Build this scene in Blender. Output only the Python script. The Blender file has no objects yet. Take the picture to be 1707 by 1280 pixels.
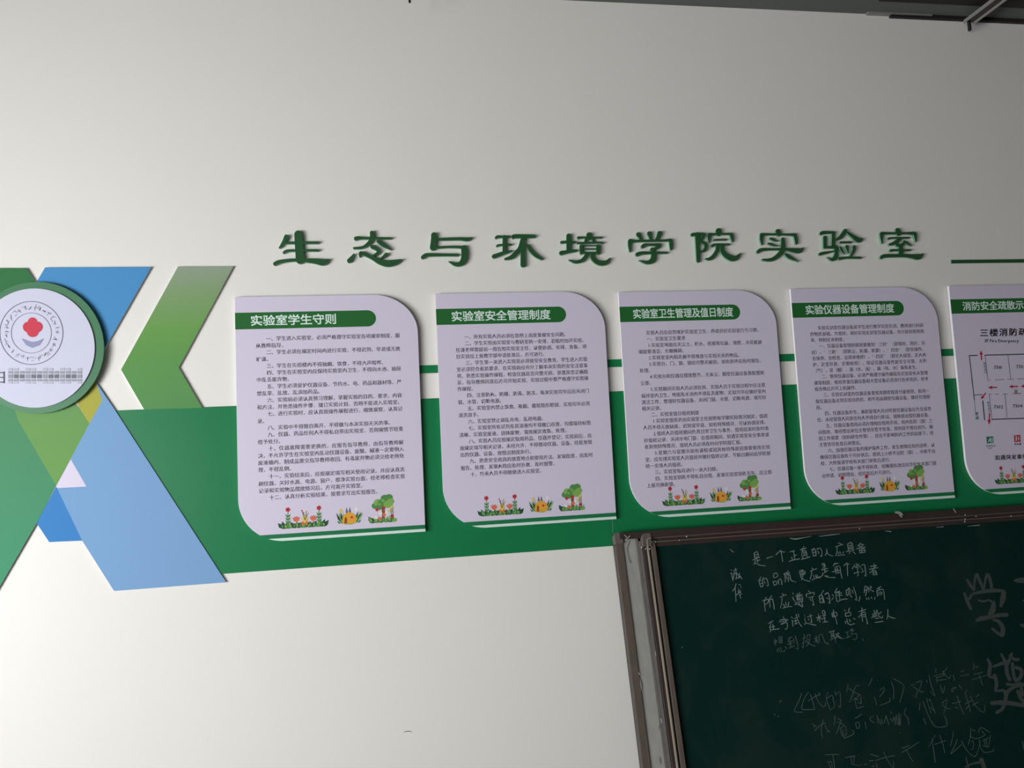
import bpy, bmesh, math, random
from mathutils import Vector, Matrix
random.seed(7)
C = bpy.context.scene.collection
PI = math.pi

# ------------------------------------------------------------------ camera
D = 2.4            # metres from the camera to the wall
H0 = 1.52          # camera height above the floor
FPX = 1183.94      # focal length in pixels of the 1707 px wide picture
YAW, PIT, ROL = -0.14948, 0.07913, -0.04786
def rotm(a, b, c):
    Ry = Matrix(((math.cos(a),0,math.sin(a)),(0,1,0),(-math.sin(a),0,math.cos(a))))
    Rx = Matrix(((1,0,0),(0,math.cos(b),-math.sin(b)),(0,math.sin(b),math.cos(b))))
    Rz = Matrix(((math.cos(c),-math.sin(c),0),(math.sin(c),math.cos(c),0),(0,0,1)))
    return Ry @ Rx @ Rz
RM = rotm(YAW, PIT, ROL)
TW = Matrix(((1,0,0),(0,0,-1),(0,1,0)))      # wall axes (right, up, out) -> world
cam_d = bpy.data.cameras.new('camera'); cam = bpy.data.objects.new('camera', cam_d); C.objects.link(cam)
cam_d.sensor_width = 36; cam_d.lens = FPX/1707*36; cam_d.clip_start = .05; cam_d.clip_end = 100
cam.matrix_world = Matrix.Translation((0, -D, H0)) @ (TW @ RM).to_4x4()
bpy.context.scene.camera = cam

# ------------------------------------------------------------------ world, light, exposure
sc = bpy.context.scene
sc.view_settings.view_transform = 'Standard'; sc.view_settings.look = 'None'
sc.view_settings.gamma = 1; sc.view_settings.use_curve_mapping = False
sc.view_settings.exposure = 0.0
w = bpy.data.worlds.new('world'); sc.world = w; w.use_nodes = True
w.node_tree.nodes['Background'].inputs[0].default_value = (.80, .88, 1, 1)
w.node_tree.nodes['Background'].inputs[1].default_value = 1.0
XL = -3.2                                    # the window wall
WIN = [(1.25, 3.25, 1.0), (3.75, 5.75, .6)]   # distance from the front wall: from, to, daylight share
WZ0, WZ1 = .55, 1.95
DAY = 206.0
for i, (a, b, k) in enumerate(WIN):
    L = bpy.data.lights.new('daylight', 'AREA'); L.shape = 'RECTANGLE'; L.size = WZ1-WZ0; L.size_y = b-a
    L.energy = DAY*k; L.color = (.965, 1.0, 1.02)
    o = bpy.data.objects.new('daylight', L); C.objects.link(o)
    o.location = (XL-.12, -(a+b)/2, (WZ0+WZ1)/2); o.rotation_euler = (0, -PI/2, 0)

# ------------------------------------------------------------------ pixel -> place in the room
def app(px, py):
    """where the camera ray through a pixel meets the wall (metres right / up of the camera's foot)"""
    d = RM @ Vector(((px-853.5)/FPX, -(py-640)/FPX, -1))
    t = D/-d.z
    return (d.x*t, d.y*t)
def W(X, Y, z=0.0):
    s = (D-z)/D
    return Vector((X*s, -z, Y*s+H0))
BZ0, BT, BY = .035, .237, -.335               # leaning board: top offset, slope, top height
def Bd(X, Y, e=0.0):
    """point of the leaning board's face seen at wall position X, Y; e = how far proud of it"""
    # ray (X t, Y t, D(1-t)); plane z = BZ0 + BT*(Ytop - y)
    yt = BY*(D-BZ0)/D
    t = (D-BZ0-BT*yt)/(D-BT*Y)
    n = Vector((0, BT, 1)).normalized()
    p = Vector((X*t, Y*t, D*(1-t))) + n*e
    return Vector((p.x, -p.z, p.y+H0))

# ------------------------------------------------------------------ materials
def lin(c):
    c = c/255
    return c/12.92 if c <= .04045 else ((c+.055)/1.055)**2.4
def rgb(r, g, b): return (lin(r), lin(g), lin(b), 1)
def mat(name, col, rough=.5, spec=.5, metal=0, noise=0, nscale=30, coat=0, coatr=.1, bump=0, bscale=200, stretch=None):
    m = bpy.data.materials.new(name); m.use_nodes = True
    nt = m.node_tree; b = nt.nodes['Principled BSDF']
    b.inputs['Base Color'].default_value = col; b.inputs['Roughness'].default_value = rough
    b.inputs['Specular IOR Level'].default_value = spec; b.inputs['Metallic'].default_value = metal
    b.inputs['Coat Weight'].default_value = coat; b.inputs['Coat Roughness'].default_value = coatr
    tc = nt.nodes.new('ShaderNodeTexCoord'); src = tc.outputs['Object']
    if stretch:
        mp = nt.nodes.new('ShaderNodeMapping'); mp.inputs['Scale'].default_value = stretch
        nt.links.new(src, mp.inputs[0]); src = mp.outputs[0]
    if noise:
        n = nt.nodes.new('ShaderNodeTexNoise'); n.inputs['Scale'].default_value = nscale; n.inputs['Detail'].default_value = 5
        nt.links.new(src, n.inputs['Vector'])
        mx = nt.nodes.new('ShaderNodeMix'); mx.data_type = 'RGBA'
        mx.inputs[6].default_value = tuple(max(0, c*(1-noise)) for c in col[:3])+(1,)
        mx.inputs[7].default_value = tuple(min(1, c*(1+noise)) for c in col[:3])+(1,)
        nt.links.new(n.outputs['Fac'], mx.inputs[0]); nt.links.new(mx.outputs[2], b.inputs['Base Color'])
    if bump:
        n = nt.nodes.new('ShaderNodeTexNoise'); n.inputs['Scale'].default_value = bscale; n.inputs['Detail'].default_value = 3
        nt.links.new(tc.outputs['Object'], n.inputs['Vector'])
        bp = nt.nodes.new('ShaderNodeBump'); bp.inputs['Strength'].default_value = bump; bp.inputs['Distance'].default_value = .002
        nt.links.new(n.outputs['Fac'], bp.inputs['Height']); nt.links.new(bp.outputs[0], b.inputs['Normal'])
    return m
def gradmat(name, stops, z0, z1, rough=.6):
    """printed vertical colour gradient between two local heights"""
    m = mat(name, stops[0][1], rough, .12); nt = m.node_tree; b = nt.nodes['Principled BSDF']
    tc = nt.nodes.new('ShaderNodeTexCoord'); sp = nt.nodes.new('ShaderNodeSeparateXYZ')
    mr = nt.nodes.new('ShaderNodeMapRange'); mr.inputs[1].default_value = z0; mr.inputs[2].default_value = z1
    cr = nt.nodes.new('ShaderNodeValToRGB')
    while len(cr.color_ramp.elements) < len(stops): cr.color_ramp.elements.new(.5)
    for e, (p, c) in zip(cr.color_ramp.elements, stops): e.position = p; e.color = c
    nt.links.new(tc.outputs['Object'], sp.inputs[0]); nt.links.new(sp.outputs[2], mr.inputs[0])
    nt.links.new(mr.outputs[0], cr.inputs[0]); nt.links.new(cr.outputs[0], b.inputs['Base Color'])
    return m
M = {}
M['wall'] = mat('wall_paint', (.82, .775, .72, 1), .45, .25, noise=.015, nscale=3, bump=.05, bscale=60)
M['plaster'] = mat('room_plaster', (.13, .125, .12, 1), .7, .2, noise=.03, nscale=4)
M['ceiling'] = mat('grey_ceiling', (.13, .14, .13, 1), .8, .1, noise=.1, nscale=3)
M['floor'] = mat('terrazzo', (.18, .17, .16, 1), .5, .3, noise=.12, nscale=90)
M['frame_white'] = mat('window_frame_white', (.8, .8, .8, 1), .4)
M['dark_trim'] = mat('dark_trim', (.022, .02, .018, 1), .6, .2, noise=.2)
M['grey_trim'] = mat('grey_trim', (.22, .22, .21, 1), .5)
M['steel'] = mat('galvanised_steel', (.30, .28, .26, 1), .45, .5, metal=.3, noise=.12, nscale=60)
M['iron'] = mat('dark_iron', (.018, .016, .016, 1), .6, .3)
M['band'] = mat('green_acrylic', (.008, .185, .062, 1), .36, .32, noise=.02, nscale=6)
M['letter'] = mat('green_letter', (.025, .090, .032, 1), .35, .4)
M['letter_side'] = mat('letter_side', (.16, .34, .22, 1), .4, .4)
M['panel'] = mat('lavender_print', (.69, .615, .74, 1), .5, .25, noise=.01, nscale=5)
M['panel_edge'] = mat('foam_board_edge', (.78, .76, .78, 1), .6, .2)
M['bar'] = mat('dark_green_print', (.020, .135, .030, 1), .5, .2)
M['strip'] = mat('strip_green_print', (.015, .175, .065, 1), .5, .2)
M['line'] = mat('pale_green_print', (.70, .80, .74, 1), .38, .4)
M['ink'] = mat('ink', (.060, .045, .068, 1), .45, .3)
M['ink_black'] = mat('ink_black', (.02, .018, .022, 1), .45, .3)
M['ink_white'] = mat('ink_white', (.72, .84, .76, 1), .45, .3)
M['ink_red'] = mat('ink_red', (.50, .02, .07, 1), .45, .3)
M['ink_grey'] = mat('ink_grey', (.30, .30, .33, 1), .45, .3)
M['ink_teal'] = mat('ink_teal', (.02, .17, .11, 1), .45, .3)
M['board'] = mat('chalkboard_green', (.004, .022, .018, 1), .6, .08)
M['brown'] = mat('brown_frame', (.115, .088, .07, 1), .42, .4, noise=.25, nscale=14, stretch=(6, 6, 1))
M['brown_dark'] = mat('brown_frame_dark', (.045, .030, .026, 1), .42, .4, noise=.25, nscale=14)
M['brown_light'] = mat('frame_ridge_light', (.30, .25, .19, 1), .38, .5, noise=.15, nscale=20, stretch=(5, 5, 1))
M['cap'] = mat('plastic_corner', (.135, .112, .10, 1), .5, .4, noise=.35, nscale=45)
M['dusty'] = mat('dusty_rail', (.34, .325, .295, 1), .6, .3, noise=.22, nscale=16, stretch=(4, 4, .8))
M['dusty_dark'] = mat('dusty_rail_dark', (.155, .138, .128, 1), .6, .3, noise=.3, nscale=18, stretch=(4, 4, .8))
M['seam'] = mat('cut_acrylic_edge', (.12, .36, .22, 1), .4, .3)
M['chalk'] = mat('chalk', (.21, .26, .24, 1), .9, .1, noise=.35, nscale=400)
M['chalk_faint'] = mat('chalk_faint', (.085, .115, .105, 1), .9, .1, noise=.35, nscale=300)
M['chalk_wide'] = mat('chalk_side', (.056, .068, .064, 1), .9, .1, noise=.5, nscale=160, stretch=(1, 1, 3))
M['dust'] = mat('chalk_crumb', (.6, .58, .55, 1), .9, .1)
def pm(name, r, g, b):      # a printed colour
    if name not in M: M[name] = mat(name, rgb(r, g, b), .6, .1)
    return M[name]

# smeared chalk dust on the board face
def dust_board():
    nt = M['board'].node_tree; b = nt.nodes['Principled BSDF']
    tc = nt.nodes.new('ShaderNodeTexCoord'); mp = nt.nodes.new('ShaderNodeMapping'); mp.inputs['Scale'].default_value = (1.3, 1, 1)
    n1 = nt.nodes.new('ShaderNodeTexNoise'); n1.inputs['Scale'].default_value = 4.5; n1.inputs['Detail'].default_value = 7; n1.inputs['Roughness'].default_value = .62; n1.inputs['Distortion'].default_value = .6
    cr = nt.nodes.new('ShaderNodeValToRGB'); cr.color_ramp.elements[0].position = .46; cr.color_ramp.elements[1].position = .82
    cr.color_ramp.elements[0].color = (.0035, .022, .018, 1); cr.color_ramp.elements[1].color = (.017, .033, .028, 1)
    nt.links.new(tc.outputs['Object'], mp.inputs[0]); nt.links.new(mp.outputs[0], n1.inputs['Vector'])
    nt.links.new(n1.outputs['Fac'], cr.inputs[0]); nt.links.new(cr.outputs[0], b.inputs['Base Color'])
dust_board()

# ------------------------------------------------------------------ object helpers
def tag(o, label=None, cat=None, group=None, kind=None):
    if label: o['label'] = label
    if cat: o['category'] = cat
    if group: o['group'] = group
    if kind: o['kind'] = kind
    return o
def thing(name, loc, label, cat, group=None):
    o = bpy.data.objects.new(name, None); o.empty_display_size = .05; C.objects.link(o); o.location = loc
    return tag(o, label, cat, group)
def off(parent):
    v = Vector((0, 0, 0))
    while parent is not None: v += parent.location; parent = parent.parent
    return v
def link(name, me, mats, parent=None, loc=None):
    """mesh given in room coordinates; stored relative to its parent (or to loc)"""
    me.update()
    o = bpy.data.objects.new(name, me); C.objects.link(o)
    base = off(parent)
    if parent is not None: o.parent = parent
    if loc is not None: o.location = Vector(loc)-base; base = Vector(loc)
    me.transform(Matrix.Translation(-base))
    for m in (mats if isinstance(mats, (list, tuple)) else [mats]): me.materials.append(m)
    return o
class MB:
    def __init__(s): s.v = []; s.f = []; s.m = []
    def add(s, vs, fs, mi=0):
        n = len(s.v); s.v += [tuple(v) for v in vs]; s.f += [tuple(n+i for i in f) for f in fs]; s.m += [mi]*len(fs)
    def poly(s, pts, mi=0): s.add(pts, [tuple(range(len(pts)))], mi)
    def prism(s, back, front, mi=0, side=None):
        n = len(front)
        fs = [tuple(range(n)), tuple(2*n-1-i for i in range(n))]
        s.add(list(front)+list(back), fs, mi)
        k = len(s.v)-2*n
        for i in range(n):
            j = (i+1) % n
            s.f.append((k+i, k+n+i, k+n+j, k+j)); s.m.append(mi if side is None else side)
    def box(s, a, b, mi=0):
        x0,y0,z0 = a; x1,y1,z1 = b
        s.add([(x0,y0,z0),(x1,y0,z0),(x1,y1,z0),(x0,y1,z0),(x0,y0,z1),(x1,y0,z1),(x1,y1,z1),(x0,y1,z1)],
              [(0,3,2,1),(4,5,6,7),(0,1,5,4),(1,2,6,5),(2,3,7,6),(3,0,4,7)], mi)
    def mesh(s, name='mesh'):
        me = bpy.data.meshes.new(name); me.from_pydata(s.v, [], s.f)
        for p, mi in zip(me.polygons, s.m): p.material_index = mi
        return me
    def build(s, name, mats, parent=None, loc=None, tri=False, bevel=0):
        me = s.mesh(name)
        o = link(name, me, mats, parent, loc)
        bm = bmesh.new(); bm.from_mesh(me)
        bmesh.ops.recalc_face_normals(bm, faces=bm.faces) if not tri else None
        if bevel:
            bmesh.ops.bevel(bm, geom=[e for e in bm.edges if e.calc_face_angle(0) > .6], offset=bevel, segments=2, affect='EDGES', profile=.5)
        bm.to_mesh(me); bm.free()
        return o
def struct(name, mb, mats):
    o = mb.build(name, mats); o['kind'] = 'structure'; return o

# plates standing off the wall, outline given in wall metres
def plate(name, pts, z0, z1, mats, parent=None, loc=None, bevel=.0008):
    b = MB(); b.prism([Vector((W(x,y,z1).x, -z0, W(x,y,z1).z)) for x, y in pts], [W(x, y, z1) for x, y in pts], 0, 1 if isinstance(mats, (list, tuple)) and len(mats) > 1 else None)
    return b.build(name, mats, parent, loc, bevel=bevel)
def A(*pts): return [app(*p) for p in pts]

# brush strokes: points (x, y, width); returns a smooth outline
def catmull(pts, n=4):
    if len(pts) < 3: return pts
    out = []
    P = [pts[0]]+list(pts)+[pts[-1]]
    for i in range(1, len(P)-2):
        p0, p1, p2, p3 = P[i-1], P[i], P[i+1], P[i+2]
        for k in range(n):
            t = k/n
            out.append(tuple(.5*((2*b)+(-a+c)*t+(2*a-5*b+4*c-d)*t*t+(-a+3*b-3*c+d)*t**3) for a, b, c, d in zip(p0, p1, p2, p3)))
    out.append(tuple(P[-2])); return out
def stroke_outline(pts, smooth=4, cap=5):
    P = catmull(pts, smooth)
    L, R = [], []
    n = len(P)
    for i, (x, y, wd) in enumerate(P):
        a = P[max(0, i-1)]; b = P[min(n-1, i+1)]
        dx, dy = b[0]-a[0], b[1]-a[1]; l = math.hypot(dx, dy) or 1
        nx, ny = -dy/l, dx/l; h = max(wd, 1e-4)/2
        L.append((x+nx*h, y+ny*h)); R.append((x-nx*h, y-ny*h))
    def arc(c, frm, sgn):
        a0 = math.atan2(frm[1]-c[1], frm[0]-c[0]); r = c[2]/2
        return [(c[0]+r*math.cos(a0+sgn*PI*k/(cap+1)), c[1]+r*math.sin(a0+sgn*PI*k/(cap+1))) for k in range(1, cap+1)]
    return L, R, (arc(P[-1], L[-1], -1) if P[-1][2] > 1 else []), (arc(P[0], R[0], -1) if P[0][2] > 1 else [])
def stroke_faces(mb, pts, fmap, back=None, smooth=4, cap=5, mi=0, side=None):
    """fmap: 2-D picture point -> 3-D front point; back: -> 3-D back point, or None for a flat mark"""
    L, R, ce, cs = stroke_outline(pts, smooth, cap)
    ring = L+ce+R[::-1]+cs
    n = len(L); N = len(ring)
    F = [fmap(*p) for p in ring]
    Rr = lambda i: n+len(ce)+(n-1-i)
    faces = [(i, i+1, Rr(i+1), Rr(i)) for i in range(n-1)]
    if ce: faces.append(tuple([n-1]+[n+k for k in range(len(ce))]+[Rr(n-1)]))
    if cs: faces.append(tuple([Rr(0)]+[n+len(ce)+n+k for k in range(len(cs))]+[0]))
    mb.add(F, faces, mi)
    if back:
        k = len(mb.v)-N
        B = [back(*p) for p in ring]; mb.v += [tuple(v) for v in B]
        for i in range(N):
            j = (i+1) % N
            mb.f.append((k+i, k+j, k+N+j, k+N+i)); mb.m.append(side if side is not None else mi)

# ------------------------------------------------------------------ glyphs of the built-in font
_fc = bpy.data.curves.new('glyph', 'FONT'); _fo = bpy.data.objects.new('glyph', _fc); C.objects.link(_fo)
_fc.resolution_u = 1; _fc.size = 1.0; _fc.fill_mode = 'FRONT'
_cache = {}
def glyph(ch, wt=0.0, res=1):
    k = (ch, wt, res)
    if k not in _cache:
        _fc.body = ch; _fc.offset = wt; _fc.resolution_u = res
        bpy.context.view_layer.update()
        dg = bpy.context.evaluated_depsgraph_get()
        me = _fo.evaluated_get(dg).to_mesh()
        vs = [(v.co.x, v.co.y) for v in me.vertices]; fs = [tuple(p.vertices) for p in me.polygons]
        _fo.evaluated_get(dg).to_mesh_clear()
        _cache[k] = (vs, fs)
    return _cache[k]
_v = glyph('国')[0]
EM = (max(v[0] for v in _v)-min(v[0] for v in _v))/.84          # em of the CJK face in text units
EX0 = min(v[0] for v in _v)-.08*EM
EY0 = (max(v[1] for v in _v)+min(v[1] for v in _v))/2           # middle of the em box
BOLD = ((0, 0), (-1, -1), (1, -1), (-1, 1), (1, 1))
def put(mb, ch, cx, cy, sx, sy, fmap, wt=0.0, mi=0, res=1):
    """glyph centred on its em box at (cx, cy), em size sx by sy in the units fmap takes"""
    vs, fs = glyph(ch, 0.0, res)
    for k, (dx, dy) in enumerate(BOLD if wt else ((0, 0),)):
        mb.add([fmap(cx+((x-EX0)/EM-.5+dx*wt)*sx, cy+((y-EY0)/EM+dy*wt)*sy)+Vector((0, -.00002*k, 0)) for x, y in vs], fs, mi)
def word(mb, s, x, cy, sx, fmap, wt=0.0, mi=0, sy=None, track=0):
    """Latin text: laid out glyph by glyph with its own widths"""
    for ch in s:
        if ch == ' ': x += sx*.28; continue
        vs, fs = glyph(ch, 0.0)
        x0 = min(v[0] for v in vs); x1 = max(v[0] for v in vs)
        for k, (dx, dy) in enumerate(BOLD if wt else ((0, 0),)):
            mb.add([fmap(x+((vx-x0)/EM+dx*wt)*sx, cy+((vy-EY0)/EM+dy*wt)*(sy or sx))+Vector((0, -.00002*k, 0)) for vx, vy in vs], fs, mi)
        x += ((x1-x0)/EM+.09+track)*sx
    return x

# ------------------------------------------------------------------ the room
RX1, RD, RH = 6.2, 6.4, H0+1.585
b = MB(); b.box((XL-.2, 0, -.1), (RX1+.2, .2, RH+.3)); struct('wall_front', b, M['wall'])
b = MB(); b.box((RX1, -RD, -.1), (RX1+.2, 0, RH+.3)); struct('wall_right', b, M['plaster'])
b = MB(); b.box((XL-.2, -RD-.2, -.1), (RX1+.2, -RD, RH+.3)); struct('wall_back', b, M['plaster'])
b = MB(); b.box((XL-.2, -RD, -.1), (RX1+.2, 0, 0)); struct('floor', b, M['floor'])
b = MB(); b.box((XL-.2, -RD, RH), (RX1+.2, 0, RH+.3)); struct('ceiling', b, M['ceiling'])
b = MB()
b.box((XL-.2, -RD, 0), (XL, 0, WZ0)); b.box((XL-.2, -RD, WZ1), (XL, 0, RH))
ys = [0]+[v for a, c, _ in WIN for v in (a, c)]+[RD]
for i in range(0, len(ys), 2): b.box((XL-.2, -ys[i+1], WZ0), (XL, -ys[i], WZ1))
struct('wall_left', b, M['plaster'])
for i, (a, c, _) in enumerate(WIN):
    b = MB(); t = .05
    b.box((XL-.08, -c, WZ0), (XL-.03, -a, WZ0+t)); b.box((XL-.08, -c, WZ1-t), (XL-.03, -a, WZ1))
    for y in (a, (a+c)/2-t/2, c-t): b.box((XL-.08, -y-t, WZ0+t), (XL-.03, -y, WZ1-t))
    struct('window_%d' % (i+1), b, M['frame_white'])

# ceiling edge: grey angle and dark shadow strip along the top of the wall, right part
def along(p, q, z0, z1, h, mats, name, label=None, cat=None):
    (x0, y0), (x1, y1) = app(*p), app(*q)
    b = MB(); b.box((x0, -z1, RH-h), (x1, -z0, RH))
    return b
x0 = app(1443, 26)[0]; x1 = app(1530, 30)[0]
b = MB(); b.box((x0, -.018, RH-.006), (x1+.05, -.0, RH+.0)); struct('trim_1', b, M['grey_trim'])
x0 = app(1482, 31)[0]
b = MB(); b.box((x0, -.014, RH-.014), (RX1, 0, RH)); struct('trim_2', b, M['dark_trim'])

def on_ceiling(px, py):
    d = RM @ Vector(((px-853.5)/FPX, -(py-640)/FPX, -1)); k = (RH-H0)/d.y
    return d.x*k, D+d.z*k
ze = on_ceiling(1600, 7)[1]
b = MB(); b.box((on_ceiling(1462, 3)[0], -ze-.3, RH-.004), (RX1, -ze, RH)); struct('recess_shade', b, M['dark_trim'])  # flat dark strip, painted in for the shade of a ceiling recess

# ceiling channel running towards the room
cx, cy = app(1606, 46)
t = thing('ceiling_channel', (cx, -.05, H0+cy), 'grey metal channel hanging under the ceiling above the chalkboard', 'rail')
hw = .021; zc = H0+cy
def bar(x0, x1, z0, z1, y0=.03, y1=3.2):
    b = MB(); b.box((x0, -y1, z0), (x1, -y0, z1)); return b
bar(cx-hw, cx+hw, zc+.007, zc+.011).build('web', M['brown_dark'], t)
bar(cx-hw-.004, cx-hw, zc-.002, zc+.011).build('lip', M['steel'], t)
bar(cx+hw, cx+hw+.004, zc-.002, zc+.011).build('lip', M['steel'], t)
b = MB(); b.box((cx-.004, -.034, zc-.03), (cx+.004, -.024, zc+.007)); b.box((cx-.014, -.034, zc+.008), (cx+.004, -.024, zc+.016))
tag(b.build('end_hook', M['iron'], t), 'small dark hook at the channel end')
b = MB(); b.box((cx-.006, -.5, zc+.011), (cx+.006, -.488, RH)); b.build('hanger', M['iron'], t)
# rod tip hanging at the top of the picture
x, y = app(683, 4)
b = MB(); p = W(x, y, .12)
for k in range(8):
    a0, a1 = 2*PI*k/8, 2*PI*(k+1)/8; r = .0042
    lo, hi = p.z, RH
    b.add([(p.x+r*math.cos(a0), p.y+r*math.sin(a0), lo), (p.x+r*math.cos(a1), p.y+r*math.sin(a1), lo),
           (p.x+r*math.cos(a1), p.y+r*math.sin(a1), hi), (p.x+r*math.cos(a0), p.y+r*math.sin(a0), hi), (p.x, p.y, lo-.003)], [(0,1,2,3), (0,4,1)])
tag(b.build('hanging_rod', M['iron'], loc=(p.x, p.y, p.z)), 'thin dark rod tip hanging from the ceiling above the green lettering', 'rod')

b = MB(); stroke_faces(b, [(673,1220.5,.6),(680,1218.6,1.1),(687,1219.8,.6)], lambda x, y: W(*app(x, y), .0004), cap=2)
b.build('scuff_mark', M['dark_trim'], bpy.data.objects['wall_front'], tri=True)

# ------------------------------------------------------------------ green band, stripes
Ybt, Yst, Ybb, Yul = .1537, .2527, -.3772, .6021
xs = app(1020, 880)[0]
TB = .0030; Z0 = .0006
sl = lambda y: (app(192, 684)[0] + (app(376, 958)[0]-app(192, 684)[0])*(Ybt-y)/(Ybt-Ybb))
pts = [(sl(Ybt+.003)-.03, Ybt), (sl(Ybb)-.03, Ybb), (xs, Ybb), (xs, Ybt)]
tag(plate('green_band', pts, Z0, TB, M['band'], loc=W(sl(Ybb), Ybb)),
    'wide green acrylic band on the wall behind the two left notice boards', 'wall band')
g = .0010
pts = [(xs+g, Ybt), (xs+g, Ybb), (5.2, Ybb), (5.2, Ybt)]
gb = tag(plate('green_band', pts, Z0, TB, M['band'], loc=W(xs, Ybb)),
    'wide green acrylic band on the wall above the chalkboard, right of the seam', 'wall band')
plate('edge_strip', [(xs+g, Ybt), (xs+g, Ybb), (xs+g+.0018, Ybb), (xs+g+.0018, Ybt)], TB, TB+.0003, M['seam'], parent=gb, bevel=0)
tag(plate('green_stripe', [(-.30, Yst+.0135), (-.30, Yst-.0135), (5.2, Yst-.0135), (5.2, Yst+.0135)], Z0, .003, M['band'], loc=W(-.3, Yst)),
    'narrow green stripe on the white wall running behind the notice boards', 'wall stripe')
x = app(1586, 436)[0]
tag(plate('green_stripe', [(x, Yul+.0068), (x, Yul-.0068), (5.2, Yul-.0068), (5.2, Yul+.0068)], Z0, .006, [M['letter'], M['letter_side']], loc=W(x, Yul)),
    'thin dark green stripe right of the large lettering', 'wall stripe')

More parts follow.
